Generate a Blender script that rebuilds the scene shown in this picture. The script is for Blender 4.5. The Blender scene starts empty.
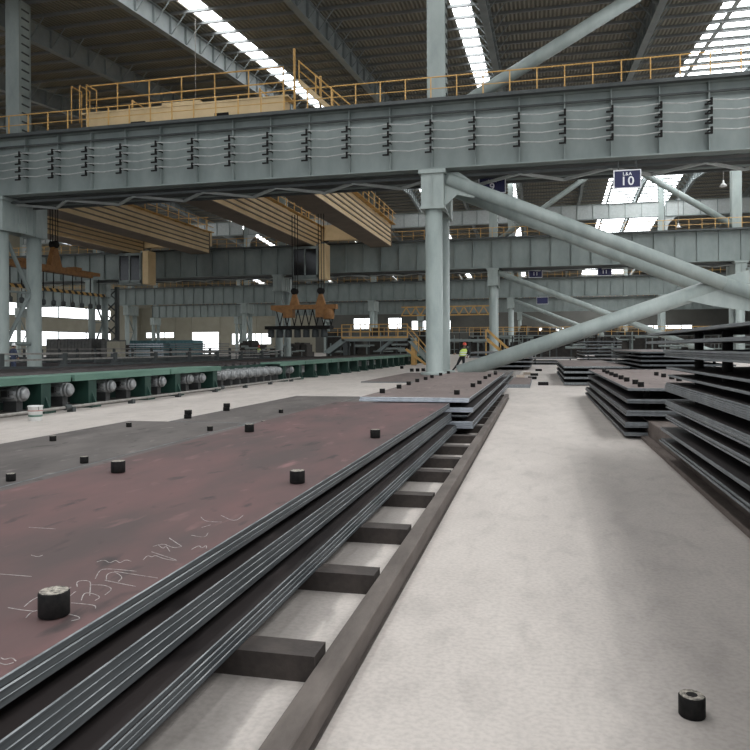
import bpy, math, random
from mathutils import Vector, Matrix
random.seed(7)
R_ = math.radians
SC = bpy.context.scene
COL = SC.collection

# ------------------------------------------------------------ materials
def _ramp(nt, fac, c0, c1, p0=.35, p1=.65):
    r = nt.nodes.new('ShaderNodeValToRGB')
    r.color_ramp.elements[0].position = p0; r.color_ramp.elements[0].color = (*c0, 1)
    r.color_ramp.elements[1].position = p1; r.color_ramp.elements[1].color = (*c1, 1)
    nt.links.new(fac, r.inputs[0]); return r.outputs[0]
def mat(name, c0, c1=None, rough=.6, metal=0, scale=3, stretch=(1, 1, 1), bump=0, emit=0, alpha=None, spec=.5):
    m = bpy.data.materials.new(name); m.use_nodes = True
    nt = m.node_tree; b = nt.nodes['Principled BSDF']
    b.inputs['Roughness'].default_value = rough; b.inputs['Metallic'].default_value = metal
    b.inputs['Specular IOR Level'].default_value = spec
    c1 = c1 or tuple(min(1, v*1.25) for v in c0)
    tc = nt.nodes.new('ShaderNodeTexCoord'); mp = nt.nodes.new('ShaderNodeMapping')
    mp.inputs['Scale'].default_value = stretch
    n = nt.nodes.new('ShaderNodeTexNoise'); n.inputs['Scale'].default_value = scale; n.inputs['Detail'].default_value = 6
    n.inputs['Roughness'].default_value = .62
    nt.links.new(tc.outputs['Object'], mp.inputs[0]); nt.links.new(mp.outputs[0], n.inputs['Vector'])
    col = _ramp(nt, n.outputs[0], c0, c1)
    nt.links.new(col, b.inputs['Base Color'])
    if emit:
        b.inputs['Emission Strength'].default_value = emit
        b.inputs['Emission Color'].default_value = (*c0, 1)
    if bump:
        bp = nt.nodes.new('ShaderNodeBump'); bp.inputs['Strength'].default_value = bump; bp.inputs['Distance'].default_value = .02
        nt.links.new(n.outputs[0], bp.inputs['Height']); nt.links.new(bp.outputs[0], b.inputs['Normal'])
    return m

M = {}
M['steel'] = mat('grey_green_paint', (.185, .218, .21), (.24, .276, .264), .55, 0, .8, (1, 1, .5))
M['steel2'] = mat('pale_grey_green_paint', (.27, .315, .30), (.37, .415, .395), .5, 0, 1.2, (1, 1, .35))
M['steel_dark'] = mat('dark_grey_paint', (.04, .046, .046), (.065, .073, .072), .6, 0, 1)
M['jack'] = mat('light_grey_panel', (.42, .45, .44), (.5, .53, .52), .6)
M['yellow'] = mat('ochre_yellow_paint', (.52, .30, .09), (.68, .41, .14), .55, 0, 2)
M['crane'] = mat('beige_crane_paint', (.60, .44, .235), (.72, .54, .31), .55, 0, .6)
M['crane_shade_brown'] = mat('shaded_crane_brown', (.15, .115, .085), (.2, .155, .115), .7, 0, .5)  # crane beige darkened to brown: shade of ribs and underside put into colour
M['orange'] = mat('worn_orange_paint', (.22, .10, .03), (.34, .16, .05), .6, 0, 3)
M['black'] = mat('blackened_steel', (.006, .006, .006), (.017, .015, .014), .75, 0, 30, spec=.2)
M['block_top'] = mat('rust_and_grey_scale', (.05, .045, .04), (.5, .45, .38), .8, 0, 60)
M['block_grey'] = mat('worn_grey_rim', (.13, .125, .12), (.22, .21, .2), .6, 0, 60)
M['edge'] = mat('bluish_sheared_steel', (.04, .047, .052), (.085, .095, .102), .45, .3, 8, (1, .12, 6))
M['edge_bright'] = mat('bright_sheared_steel', (.36, .39, .43), (.6, .63, .68), .4, .4, 10, (1, 1, 5))
M['edge_dull'] = mat('dull_grey_sheared_steel', (.13, .142, .15), (.27, .285, .295), .5, .3, 14, (1, .3, 7))
M['timber'] = mat('brown_steel_beam', (.075, .06, .052), (.135, .112, .098), .75, 0, 6, (1, .3, 1), .3)
M['sleeper'] = mat('dark_brown_steel_beam', (.03, .023, .02), (.065, .051, .044), .7, 0, 7, bump=.3)
M['rail_right'] = mat('rusted_brown_beam', (.085, .065, .055), (.15, .12, .105), .8, 0, 8, (1, .3, 1), .3)
M['wood'] = mat('pale_timber', (.38, .31, .25), (.5, .42, .35), .8, 0, 9)
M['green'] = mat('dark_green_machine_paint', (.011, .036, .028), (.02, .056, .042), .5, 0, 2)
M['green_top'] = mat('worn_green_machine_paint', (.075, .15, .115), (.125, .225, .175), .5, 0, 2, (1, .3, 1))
M['motor'] = mat('grey_motor_paint', (.22, .225, .225), (.34, .345, .345), .45, .2, 12)
M['motor_dark'] = mat('dark_terminal_box', (.03, .03, .03), (.05, .05, .05), .5)
M['roller'] = mat('dark_roller_steel', (.03, .026, .026), (.06, .05, .05), .5, .5, 3)
M['pipe'] = mat('dusty_grey_pipe', (.2, .19, .17), (.3, .28, .26), .6, 0, 5)
M['white'] = mat('off_white_paint', (.6, .6, .58), (.75, .75, .73), .5, 0, 10)
M['farwall'] = mat('dark_far_cladding', (.10, .10, .09), (.13, .13, .118), .8, 0, .2)
M['bar'] = mat('pale_conductor', (.3, .31, .3), (.45, .46, .45), .5)
M['navy'] = mat('navy_sign_blue', (.008, .009, .06), (.01, .012, .075), .5)
M['signwhite'] = mat('sign_white', (.75, .76, .8), (.8, .8, .83), .5)
M['glass'] = mat('dark_cab_glass', (.012, .014, .016), (.02, .022, .025), .1)
M['skin'] = mat('skin', (.35, .2, .14), (.42, .25, .17), .6)
M['trouser'] = mat('black_trousers', (.01, .01, .013), (.02, .02, .025), .85)
M['jacket'] = mat('black_work_shirt', (.012, .014, .018), (.025, .027, .03), .85)
M['blue'] = mat('dark_blue_work_suit', (.03, .04, .075), (.05, .062, .11), .85)
M['vest'] = mat('yellow_green_vest', (.62, .78, .16), (.72, .86, .25), .7)
M['vest_band'] = mat('silver_reflective_band', (.75, .77, .75), (.85, .87, .85), .3)
M['helmet_red'] = mat('red_helmet_plastic', (.65, .07, .04), (.72, .1, .06), .4)
M['helmet_white'] = mat('white_helmet_plastic', (.8, .8, .8), (.85, .85, .85), .4)
M['hair'] = mat('black_hair', (.01, .01, .01), (.02, .02, .02), .6)
M['teal'] = mat('teal_sheet', (.07, .17, .19), (.1, .22, .24), .6)
M['box'] = mat('grey_brown_box', (.1, .1, .098), (.15, .148, .14), .7)
M['dark'] = mat('dark_machine', (.022, .02, .018), (.05, .042, .036), .7, 0, 1.5)
M['wall'] = mat('beige_wall_cladding', (.34, .32, .25), (.42, .395, .32), .8, 0, .2)
M['rust_mark'] = mat('chalk', (.2, .18, .175), (.5, .47, .45), .9, 0, 60)
M['roof_beam'] = mat('roof_beam_grey', (.20, .225, .225), (.26, .29, .29), .6, 0, .6)
M['purlin'] = mat('purlin_grey', (.17, .18, .18), (.22, .23, .23), .6, 0, .6)
M['skylight'] = mat('lit_skylight_sheet', (.95, .98, 1.0), (.95, .98, 1.0), .5, emit=7.5)
M['window'] = mat('daylit_window', (.95, .98, 1.0), (.95, .98, 1.0), .5, emit=3.0)

def node(nt, t, **k):
    n = nt.nodes.new(t)
    for a, b in k.items(): setattr(n, a, b)
    return n
# striped hazard paint
m = bpy.data.materials.new('hazard_stripes'); m.use_nodes = True; nt = m.node_tree
tc = node(nt, 'ShaderNodeTexCoord'); w = node(nt, 'ShaderNodeTexWave'); w.bands_direction = 'DIAGONAL'
w.inputs['Scale'].default_value = .75
r = node(nt, 'ShaderNodeValToRGB'); r.color_ramp.interpolation = 'CONSTANT'
r.color_ramp.elements[0].color = (.02, .015, .01, 1); r.color_ramp.elements[1].position = .45; r.color_ramp.elements[1].color = (.55, .33, .1, 1)
nt.links.new(tc.outputs['Object'], w.inputs['Vector']); nt.links.new(w.outputs['Fac'], r.inputs[0]); nt.links.new(r.outputs[0], nt.nodes['Principled BSDF'].inputs['Base Color'])
M['hazard'] = m
# corrugated roof sheet
m = bpy.data.materials.new('corrugated_roof_sheet'); m.use_nodes = True; nt = m.node_tree; b = nt.nodes['Principled BSDF']
tc = node(nt, 'ShaderNodeTexCoord'); w = node(nt, 'ShaderNodeTexWave'); w.bands_direction = 'X'; w.inputs['Scale'].default_value = 1.05
n = node(nt, 'ShaderNodeTexNoise'); n.inputs['Scale'].default_value = .3
bp = node(nt, 'ShaderNodeBump'); bp.inputs['Distance'].default_value = .1; bp.inputs['Strength'].default_value = .9
r = node(nt, 'ShaderNodeValToRGB'); r.color_ramp.elements[0].position = .2; r.color_ramp.elements[0].color = (.15, .142, .112, 1)
r.color_ramp.elements[1].position = .8; r.color_ramp.elements[1].color = (.23, .218, .175, 1)
nt.links.new(tc.outputs['Object'], w.inputs['Vector']); nt.links.new(tc.outputs['Object'], n.inputs['Vector'])
nt.links.new(w.outputs['Fac'], bp.inputs['Height']); nt.links.new(bp.outputs[0], b.inputs['Normal'])
nt.links.new(w.outputs['Fac'], r.inputs[0]); nt.links.new(r.outputs[0], b.inputs['Base Color']); b.inputs['Roughness'].default_value = .7
M['roof'] = m
# concrete floor
def smooth_step_x(nt, sep, x0, wdt, noise):
    a = node(nt, 'ShaderNodeMath', operation='MULTIPLY_ADD'); nt.links.new(noise, a.inputs[0]); a.inputs[1].default_value = .12
    nt.links.new(sep, a.inputs[2])
    mr = node(nt, 'ShaderNodeMapRange'); nt.links.new(a.outputs[0], mr.inputs[0])
    mr.inputs[1].default_value = x0+.06-wdt; mr.inputs[2].default_value = x0+.06+wdt
    return mr.outputs[0]
m = bpy.data.materials.new('worn_concrete'); m.use_nodes = True; nt = m.node_tree; b = nt.nodes['Principled BSDF']; L = nt.links.new
tc = node(nt, 'ShaderNodeTexCoord'); sp = node(nt, 'ShaderNodeSeparateXYZ'); L(tc.outputs['Object'], sp.inputs[0])
n1 = node(nt, 'ShaderNodeTexNoise'); n1.inputs['Scale'].default_value = 1.1; n1.inputs['Detail'].default_value = 9; n1.inputs['Roughness'].default_value = .65
n2 = node(nt, 'ShaderNodeTexNoise'); n2.inputs['Scale'].default_value = 38; n2.inputs['Detail'].default_value = 4
n3 = node(nt, 'ShaderNodeTexNoise'); n3.inputs['Scale'].default_value = 5; n3.inputs['Detail'].default_value = 5; n3.inputs['Distortion'].default_value = .6
mp = node(nt, 'ShaderNodeMapping'); mp.inputs['Scale'].default_value = (1, .45, 1); L(tc.outputs['Object'], mp.inputs[0])
for n in (n1, n3): L(mp.outputs[0], n.inputs['Vector'])
L(tc.outputs['Object'], n2.inputs['Vector'])
base = _ramp(nt, n1.outputs[0], (.41, .368, .338), (.53, .477, .438), .3, .7)
def mul(a, f, lo, hi, p0, p1):
    g = _ramp(nt, f, (lo,)*3, (hi,)*3, p0, p1)
    x = node(nt, 'ShaderNodeMix', data_type='RGBA', blend_type='MULTIPLY'); x.inputs[0].default_value = 1
    L(a, x.inputs[6]); L(g, x.inputs[7]); return x.outputs[2]
c = mul(base, n2.outputs[0], .9, 1.04, .35, .6)
c = mul(c, n3.outputs[0], .87, 1.0, .3, .5)
# darker floor tone right of a line, partly painted-in shade of the tall stack, ending before the farther stacks
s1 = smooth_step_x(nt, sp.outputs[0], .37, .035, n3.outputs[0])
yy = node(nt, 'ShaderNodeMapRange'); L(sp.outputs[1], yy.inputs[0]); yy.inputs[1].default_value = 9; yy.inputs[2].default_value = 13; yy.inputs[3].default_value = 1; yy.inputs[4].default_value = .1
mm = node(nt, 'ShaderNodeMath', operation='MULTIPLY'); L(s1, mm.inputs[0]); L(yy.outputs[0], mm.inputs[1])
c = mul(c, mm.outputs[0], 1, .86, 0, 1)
# grimy strip between the sleepers, left of a lighter pour
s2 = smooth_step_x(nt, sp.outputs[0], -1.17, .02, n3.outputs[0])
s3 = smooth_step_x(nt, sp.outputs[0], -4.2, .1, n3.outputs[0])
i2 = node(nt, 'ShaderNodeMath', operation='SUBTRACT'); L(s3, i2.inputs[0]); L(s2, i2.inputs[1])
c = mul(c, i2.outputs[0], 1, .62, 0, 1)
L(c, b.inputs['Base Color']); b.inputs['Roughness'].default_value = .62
bp = node(nt, 'ShaderNodeBump'); bp.inputs['Strength'].default_value = .12; bp.inputs['Distance'].default_value = .01
L(n2.outputs[0], bp.inputs['Height']); L(bp.outputs[0], b.inputs['Normal'])
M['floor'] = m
# mill-scale plate surfaces
def plate_mat(name, ca, cb, cc, seed):
    m = bpy.data.materials.new(name); m.use_nodes = True; nt = m.node_tree; b = nt.nodes['Principled BSDF']; L = nt.links.new
    tc = node(nt, 'ShaderNodeTexCoord'); mp = node(nt, 'ShaderNodeMapping'); mp.inputs['Scale'].default_value = (1, .38, 1); mp.inputs['Location'].default_value = (seed, seed*2, 0)
    mp.inputs['Rotation'].default_value = (0, 0, .25)
    L(tc.outputs['Object'], mp.inputs[0])
    n1 = node(nt, 'ShaderNodeTexNoise'); n1.inputs['Scale'].default_value = 1.3; n1.inputs['Detail'].default_value = 8; n1.inputs['Roughness'].default_value = .6
    n2 = node(nt, 'ShaderNodeTexNoise'); n2.inputs['Scale'].default_value = 6; n2.inputs['Detail'].default_value = 6; n2.inputs['Distortion'].default_value = .4
    for n in (n1, n2): L(mp.outputs[0], n.inputs['Vector'])
    c = _ramp(nt, n1.outputs[0], ca, cb, .38, .62)
    r = node(nt, 'ShaderNodeValToRGB'); r.color_ramp.elements[0].position = .30; r.color_ramp.elements[0].color = (1, 1, 1, 1); r.color_ramp.elements[1].position = .40; r.color_ramp.elements[1].color = (0, 0, 0, 1)
    L(n2.outputs[0], r.inputs[0])
    x = node(nt, 'ShaderNodeMix', data_type='RGBA'); L(r.outputs[0], x.inputs[0]); L(c, x.inputs[6]); x.inputs[7].default_value = (*cc, 1)
    r2 = node(nt, 'ShaderNodeValToRGB'); r2.color_ramp.elements[0].position = .62; r2.color_ramp.elements[0].color = (0, 0, 0, 1); r2.color_ramp.elements[1].position = .78; r2.color_ramp.elements[1].color = (1, 1, 1, 1)
    L(n2.outputs[0], r2.inputs[0])
    y = node(nt, 'ShaderNodeMix', data_type='RGBA'); L(r2.outputs[0], y.inputs[0]); L(x.outputs[2], y.inputs[6]); y.inputs[7].default_value = tuple(min(1, v*1.7) for v in cb)+(1,)
    L(y.outputs[2], b.inputs['Base Color']); b.inputs['Roughness'].default_value = .62; b.inputs['Specular IOR Level'].default_value = .3
    return m
M['plate_red'] = plate_mat('reddish_mill_scale', (.078, .056, .054), (.130, .072, .070), (.045, .035, .034), 3)
M['plate_grey'] = plate_mat('grey_mill_scale', (.085, .075, .071), (.135, .12, .112), (.055, .048, .046), 9)
M['plate_shaded'] = plate_mat('shaded_mill_scale', (.022, .018, .018), (.036, .029, .028), (.015, .012, .012), 7)  # for plates below the top one, darkened so the gaps look shaded
M['plate_brown'] = plate_mat('brown_grey_mill_scale', (.13, .1, .092), (.165, .13, .12), (.08, .065, .06), 5)

# ------------------------------------------------------------ geometry helpers
class MB:
    def __init__(s): s.v = []; s.f = []; s.mi = []
    def add(s, vs, fs, mi=0):
        o = len(s.v); s.v += [tuple(v) for v in vs]; s.f += [tuple(i+o for i in f) for f in fs]; s.mi += [mi]*len(fs); return s
    def box(s, x0, x1, y0, y1, z0, z1, mi=0):
        return s.add([(x0,y0,z0),(x1,y0,z0),(x1,y1,z0),(x0,y1,z0),(x0,y0,z1),(x1,y0,z1),(x1,y1,z1),(x0,y1,z1)],
            [(0,3,2,1),(4,5,6,7),(0,1,5,4),(1,2,6,5),(2,3,7,6),(3,0,4,7)], mi)
    def bar(s, p, q, w, h=None, mi=0):
        h = h or w; p = Vector(p); q = Vector(q); d = (q-p).normalized()
        up = Vector((0,0,1)) if abs(d.z) < .95 else Vector((0,1,0))
        a = d.cross(up).normalized()*w/2; b = a.cross(d).normalized()*h/2
        vs = [e+i*a+j*b for e in (p, q) for i, j in ((-1,-1),(1,-1),(1,1),(-1,1))]
        return s.add(vs, [(3,2,1,0),(4,5,6,7),(0,1,5,4),(1,2,6,5),(2,3,7,6),(3,0,4,7)], mi)
    def tube(s, p, q, r, n=12, r2=None, mi=0):
        r2 = r if r2 is None else r2; p = Vector(p); q = Vector(q); d = (q-p).normalized()
        up = Vector((0,0,1)) if abs(d.z) < .95 else Vector((0,1,0))
        a = d.cross(up).normalized(); b = a.cross(d).normalized()
        vs = []
        for e, rr in ((p, r), (q, r2)):
            for k in range(n):
                t = 2*math.pi*k/n; vs.append(e+(a*math.cos(t)+b*math.sin(t))*rr)
        fs = [(k, (k+1)%n, n+(k+1)%n, n+k) for k in range(n)]+[tuple(range(n))[::-1], tuple(range(n, 2*n))]
        return s.add(vs, fs, mi)
    def path(s, pts, r, n=8, mi=0):
        for p, q in zip(pts, pts[1:]): s.tube(p, q, r, n, mi=mi)
        return s
    def lathe(s, prof, n=20, c=(0,0,0), mi=0):
        vs = []
        for r, z in prof:
            for k in range(n):
                t = 2*math.pi*k/n; vs.append((c[0]+r*math.cos(t), c[1]+r*math.sin(t), c[2]+z))
        fs = [(i*n+k, i*n+(k+1)%n, (i+1)*n+(k+1)%n, (i+1)*n+k) for i in range(len(prof)-1) for k in range(n)]
        fs += [tuple(range(n))[::-1], tuple(range((len(prof)-1)*n, len(prof)*n))]
        return s.add(vs, fs, mi)
    def prism(s, poly, y0, y1, mi=0):      # polygon in x,z extruded along y
        n = len(poly); vs = [(x,y0,z) for x,z in poly]+[(x,y1,z) for x,z in poly]
        return s.add(vs, [tuple(range(n)), tuple(range(n,2*n))[::-1]]+[(k,n+k,n+(k+1)%n,(k+1)%n) for k in range(n)], mi)
    def mesh(s, name, mats, smooth=False):
        me = bpy.data.meshes.new(name); me.from_pydata(s.v, [], s.f)
        for m in (mats if isinstance(mats, (list, tuple)) else [mats]): me.materials.append(m)
        me.polygons.foreach_set('material_index', s.mi)
        if smooth:
            me.polygons.foreach_set('use_smooth', [len(p.vertices) <= 4 for p in me.polygons])
        me.update(); return me
    def build(s, name, mats, parent=None, smooth=False, loc=None):
        o = bpy.data.objects.new(name, s.mesh(name, mats, smooth)); COL.objects.link(o)
        if parent: o.parent = parent
        if loc: o.location = loc
        return o
def tag(o, label=None, cat=None, group=None, kind=None):
    if label: o['label'] = label
    if cat: o['category'] = cat
    if group: o['group'] = group
    elif 'group' in o and cat: del o['group']
    if kind: o['kind'] = kind
    return o
def empty(name, loc=(0,0,0), rz=0):
    o = bpy.data.objects.new(name, None); COL.objects.link(o); o.location = loc; o.rotation_euler.z = rz
    o.empty_display_size = .2; return o
def copy_tree(o, parent=None):
    c = o.copy(); COL.objects.link(c); c.parent = parent
    for ch in list(o.children): copy_tree(ch, c)
    return c
def bevel(o, w=.004, seg=1):
    b = o.modifiers.new('bevel', 'BEVEL'); b.width = w; b.segments = seg; b.limit_method = 'ANGLE'; return o

# ------------------------------------------------------------ camera
cam = bpy.data.cameras.new('camera'); co = bpy.data.objects.new('camera', cam); COL.objects.link(co); SC.camera = co
cam.sensor_width = 36; cam.lens = 715/750*36; cam.shift_y = -(375-348)/750; cam.clip_end = 900; cam.clip_start = .05
co.matrix_world = Matrix.Translation((0,0,1.5)) @ Matrix.Rotation(R_(13.07), 4, 'Z') @ Matrix.Rotation(R_(90), 4, 'X') @ Matrix.Rotation(R_(-.3), 4, 'Z')

# ------------------------------------------------------------ shell
ROWS = [(38.0, 'nearest'), (86.4, 'second'), (138.0, 'third'), (195.0, 'farthest')]
XC = [-5.55+27.1*k for k in range(-4, 2)]
XL, XR, YN, YF = -125, 60, -22, 236
def zr(y):
    return 23.37+.09*(30-y) if y < 30 else (24.0+.09*(y-37) if y < 138 else 33.09-.09*(y-138))
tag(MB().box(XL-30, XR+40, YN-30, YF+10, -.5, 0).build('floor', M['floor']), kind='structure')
SKY = [(-96,-94),(-71,-69.5),(-47.1,-45.7),(-23.4,-21.9),(-5.95,-4.6),(12.6,25.5)]
YB = [YN, 30, 138, YF]
def roof_strip(mb, x0, x1, ybs, dz=0):
    for a, b in zip(ybs, ybs[1:]):
        o = [(x0,a,zr(a)+dz),(x1,a,zr(a)+dz),(x1,b,zr(b)+dz),(x0,b,zr(b)+dz)]
        mb.add(o+[(x,y,z+.08) for x,y,z in o], [(0,1,2,3),(4,7,6,5),(0,4,5,1),(1,5,6,2),(2,6,7,3),(3,7,4,0)])
mb = MB(); xs = XL
for a, b in SKY+[(XR, XR)]:
    roof_strip(mb, xs, a, YB); xs = b
ceiling = tag(mb.build('ceiling', M['roof']), kind='structure')
for i, (a, b) in enumerate(SKY):
    mb = MB()
    for y0 in (-20, 8, 30, 70, 104, 138, 186):
        y1 = {-20:8, 8:30, 30:70, 70:104, 104:138, 138:186, 186:YF}[y0]
        mb.add([(a,y0,zr(y0)+.1),(b,y0,zr(y0)+.1),(b,y1,zr(y1)+.1),(a,y1,zr(y1)+.1)], [(0,1,2,3)])
    o = tag(mb.build('window_%d' % (i+1), M['skylight']), kind='structure')
    if b-a > 5:
        gb = MB(); yy = 31.6
        while yy < 180: gb.box(a, b, yy-.28, yy+.28, zr(yy)-.04, zr(yy)+.02); yy += 2.2
        for xx in (a+.9, a+6.2): 
            yy = 31.6
            while yy < 180: gb.add([(xx-.2,yy,zr(yy)-.02),(xx+.2,yy,zr(yy)-.02),(xx+.2,yy+2.2,zr(yy+2.2)-.02),(xx-.2,yy+2.2,zr(yy+2.2)-.02)],[(3,2,1,0)]); yy += 2.2
        gb.build('window_frame', M['jack'], o)
# unseen glowing strip added under the camera bay's roof to brighten the near floor
mb = MB()
mb.add([(-13,-20,zr(-20)-.06),(-9.5,-20,zr(-20)-.06),(-9.5,27,zr(27)-.06),(-13,27,zr(27)-.06)],[(0,1,2,3)])
tag(mb.build('window_7', M['skylight']), kind='structure')
# purlins and rafters
pm = MB().box(XL, XR, -.04, .04, -.2, 0).box(XL, XR, -.04, .12, -.2, -.18).mesh('purlin', M['purlin'])
y = 31.6; k = 0
while k < 92:
    o = bpy.data.objects.new('purlin', pm); COL.objects.link(o); o.parent = ceiling; o.location = (0, y, zr(y)); y += 2.2; k += 1
def rafter(x, depth=1.45, mat_=M['roof_beam'], dark=False):
    mb = MB()
    def seg(a, b):
        za, zb = zr(a)-.24, zr(b)-.24
        for w, t0, t1 in ((.03, 0, depth), (.22, 0, .05), (.24, depth-.06, depth)):
            vs = [(x-w,a,za-t1),(x+w,a,za-t1),(x+w,a,za-t0),(x-w,a,za-t0),(x-w,b,zb-t1),(x+w,b,zb-t1),(x+w,b,zb-t0),(x-w,b,zb-t0)]
            mb.add(vs, [(0,1,2,3),(7,6,5,4),(0,4,5,1),(1,5,6,2),(2,6,7,3),(3,7,4,0)])
    seg(YN+2, 30); seg(30, 138); seg(138, YF)
    yy = 31.6
    while yy < 150:
        z = zr(yy)-.24
        mb.box(x-.2, x+.2, yy-.02, yy+.02, z-depth+.05, z-.04)
        mb.bar((x+.2, yy, z-depth+.15), (x+1.25, yy, z+.02), .06)
        mb.bar((x-.2, yy, z-depth+.15), (x-1.25, yy, z+.02), .06)
        yy += 2.2
    return tag(mb.build('roof_beam', mat_, ceiling), kind='structure')
for x in (-110, -87, -76, -65.5, -55, -44.9, -34.3, -24.85, -14.95, -3.5, 7.65, 18.6, 27, 39): rafter(x)

# far and side walls with daylit bands
def wall_with_bands(name, axis, pos, a, b, bands, top, ht=.3, ends=None):
    zs = [0]; mb = MB(); lo = 0
    if ends: mb.box(pos-ht, pos, a, ends[0], 0, top); mb.box(pos-ht, pos, ends[1], b, 0, top); a, b = ends
    for z0, z1 in bands+[(top, top)]:
        if z0 > lo:
            if axis == 'x': mb.box(pos-ht, pos, a, b, lo, z0)
            else: mb.box(a, b, pos, pos+ht, lo, z0)
        lo = z1
    return tag(mb.build(name, M['wall']), kind='structure')
wn = len(SKY)+1
def pane(axis, pos, a, b, z0, z1, step=6):
    global wn
    wn += 1; mb = MB(); fr = MB()
    if axis == 'x':
        mb.add([(pos-.2,a,z0),(pos-.2,b,z0),(pos-.2,b,z1),(pos-.2,a,z1)], [(0,1,2,3)])
        t = a
        while t <= b: fr.box(pos-.25, pos+.05, t-.12, t+.12, z0, z1); t += step
        fr.box(pos-.25, pos+.05, a, b, z0-.1, z0+.1); fr.box(pos-.25, pos+.05, a, b, z1-.1, z1+.1)
    else:
        mb.add([(a,pos+.2,z0),(b,pos+.2,z0),(b,pos+.2,z1),(a,pos+.2,z1)], [(3,2,1,0)])
        t = a
        while t <= b: fr.box(t-.12, t+.12, pos-.05, pos+.25, z0, z1); t += step
    o = tag(mb.build('window_%d' % wn, M['window']), kind='structure')
    fr.build('window_frame', M['steel'], o)
wall_with_bands('wall_left', 'x', XL, 20, YF, [(2.5, 6.3), (10.0, 13.1)], 30, ends=(72, 190))
pane('x', XL, 72, 190, 2.5, 6.3, 11.8); pane('x', XL, 72, 190, 10.0, 13.1, 11.8)
# far wall: a tall open door and window strips
fw = MB(); F_ = YF-1
opens = [(-62, -56, 8, 11.5), (-50, -45, 8, 11.5), (-42, -29, 7.6, 10.4), (-3, 7, 6.4, 7.6), (30, 45, 7, 8.0)]
fw.box(XL, XR, F_, F_+.3, 13, 26); fw.box(XL, XR, F_, F_+.3, 0, 3)
xs = XL
for a, b, z0, z1 in opens:
    fw.box(xs, a, F_, F_+.3, 3, 13); fw.box(a, b, F_, F_+.3, 3, z0); fw.box(a, b, F_, F_+.3, z1, 13); xs = b
    pane('y', F_, a, b, z0, z1, 4)
fw.box(xs, XR, F_, F_+.3, 3, 13)
tag(fw.build('wall_far', M['farwall']), kind='structure')
tag(MB().box(XR, XR+.3, 90, YF, 0, 24).build('wall_right', M['farwall']), kind='structure')

# partition building seen at the left between the second and third rows
PY = 205
pw = MB()
for a in ((XL,-122.4,0,14.5),(-122.4,-112.5,0,5.1),(-122.4,-112.5,6.7,14.5),(-112.5,-106.4,0,14.5),(-106.4,-97.2,6.7,14.5),(-97.2,-93,0,14.5),(-93,-80,0,2.9),(-93,-80,6.1,14.5),(-80,-66,0,14.5)):
    pw.box(a[0], a[1], PY, PY+.3, a[2], a[3])
for x in (-124, -118, -112, -106.6, -97, -91, -85, -79, -72): pw.box(x-.15, x+.15, PY-.2, PY, 0, 14.5)
for z in (7.2, 9.5, 12): pw.box(XL, -66, PY-.12, PY, z, z+.2)
wp = tag(pw.build('wall_partition', M['wall']), kind='structure')
MB().box(-106.3,-97.3,PY+.1,PY+.2,6.7,9.6).build('rolled_shutter', M['jack'], wp)
pane('y', PY, -106.4, -97.2, .05, 6.7, 9.2); pane('y', PY, -122.4, -112.5, 5.1, 6.7, 3.3); pane('y', PY, -93, -80, 2.9, 6.1, 3.25)

# ------------------------------------------------------------ columns, girders, railings, braces
LEFTNESS = {-1: 'outermost left', 0: 'far left', 1: 'left', 2: 'mid-left', 3: 'beside the open aisle', 4: 'right of the aisle'}
BAY = ['outermost left bay', 'far-left bay', 'left bay', 'bay left of the aisle', 'bay over the aisle']

def make_column(row, lean=0):
    root = empty('steel_column')
    # local: front limb at y=0, rear limb at y=3
    MB().lathe([(.75,0),(.75,.18),(.5,.2),(.46,.25),(.46,8.9)], 24).build('front_limb', M['steel2'], root, True)
    MB().lathe([(.75,0),(.75,.18),(.5,.2),(.46,.25),(.46,8.9)], 24, (.0,3.0,0)).build('rear_limb', M['steel2'], root, True)
    mb = MB().box(-.6,.6,-.55,.55,8.9,10.85).box(-.72,.72,-.7,.7,10.7,10.9).box(-.66,.66,-.6,.6,8.85,8.95).box(-.03,.03,-.62,-.5,8.95,10.7)
    mb.box(-.56,-.5,.5,3.45,8.9,10.85).box(.5,.56,.5,3.45,8.9,10.85).box(-.6,.6,2.45,3.55,8.85,10.9)
    for yy in (.9,1.6,2.3): mb.box(.56,.62,yy-.04,yy+.04,8.95,10.8)
    mb.build('shoulder', M['steel2'], root)
    lc = MB()
    for z0, z1 in ((1.9, 5.2), (8.6, 5.2)): lc.tube((0,.4,z0) , (0,2.6,z1), .13, 8)
    lc.tube((0,.4,1.9),(0,2.6,1.9), .13, 8); lc.tube((0,.4,5.2),(0,2.6,5.2),.07, 8)
    lc.build('lacing', M['steel'], root)
    return root
def make_upper(ht):
    root = empty('upper_column')
    MB().box(-.5,.5,-.12,0,0,ht).box(-.5,-.44,0,.9,0,ht).box(.44,.5,0,.9,0,ht).box(-.5,.5,.84,.96,0,ht).build('shaft', M['steel2'], root)
    MB().box(-.75,.75,-.35,1.15,-.02,.06).build('base_plate', M['steel'], root)
    mb = MB(); z = .5
    while z < ht-.3: mb.box(.5,.56,.1,.75,z,z+.08); z += .55
    mb.build('ladder_rungs', M['steel_dark'], root)
    return root
col0 = make_column(0); first = True
for ri, (ry, rn) in enumerate(ROWS):
    for k, x in enumerate(XC):
        if ri == 0 and k < 3: continue
        if ri == 1 and k < 2: continue
        o = col0 if first else copy_tree(col0)
        first = False
        o.location = (x, ry, 0)
        tag(o, f'grey-green twin-limb steel column in the {rn} row, {LEFTNESS[k-1]}', 'column', 'twin-limb steel columns')
ups = {0: make_upper(zr(38)-14.72), 1: make_upper(zr(87)-14.72), 2: make_upper(zr(138)-14.72), 3: make_upper(zr(195)-14.72)}
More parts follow.
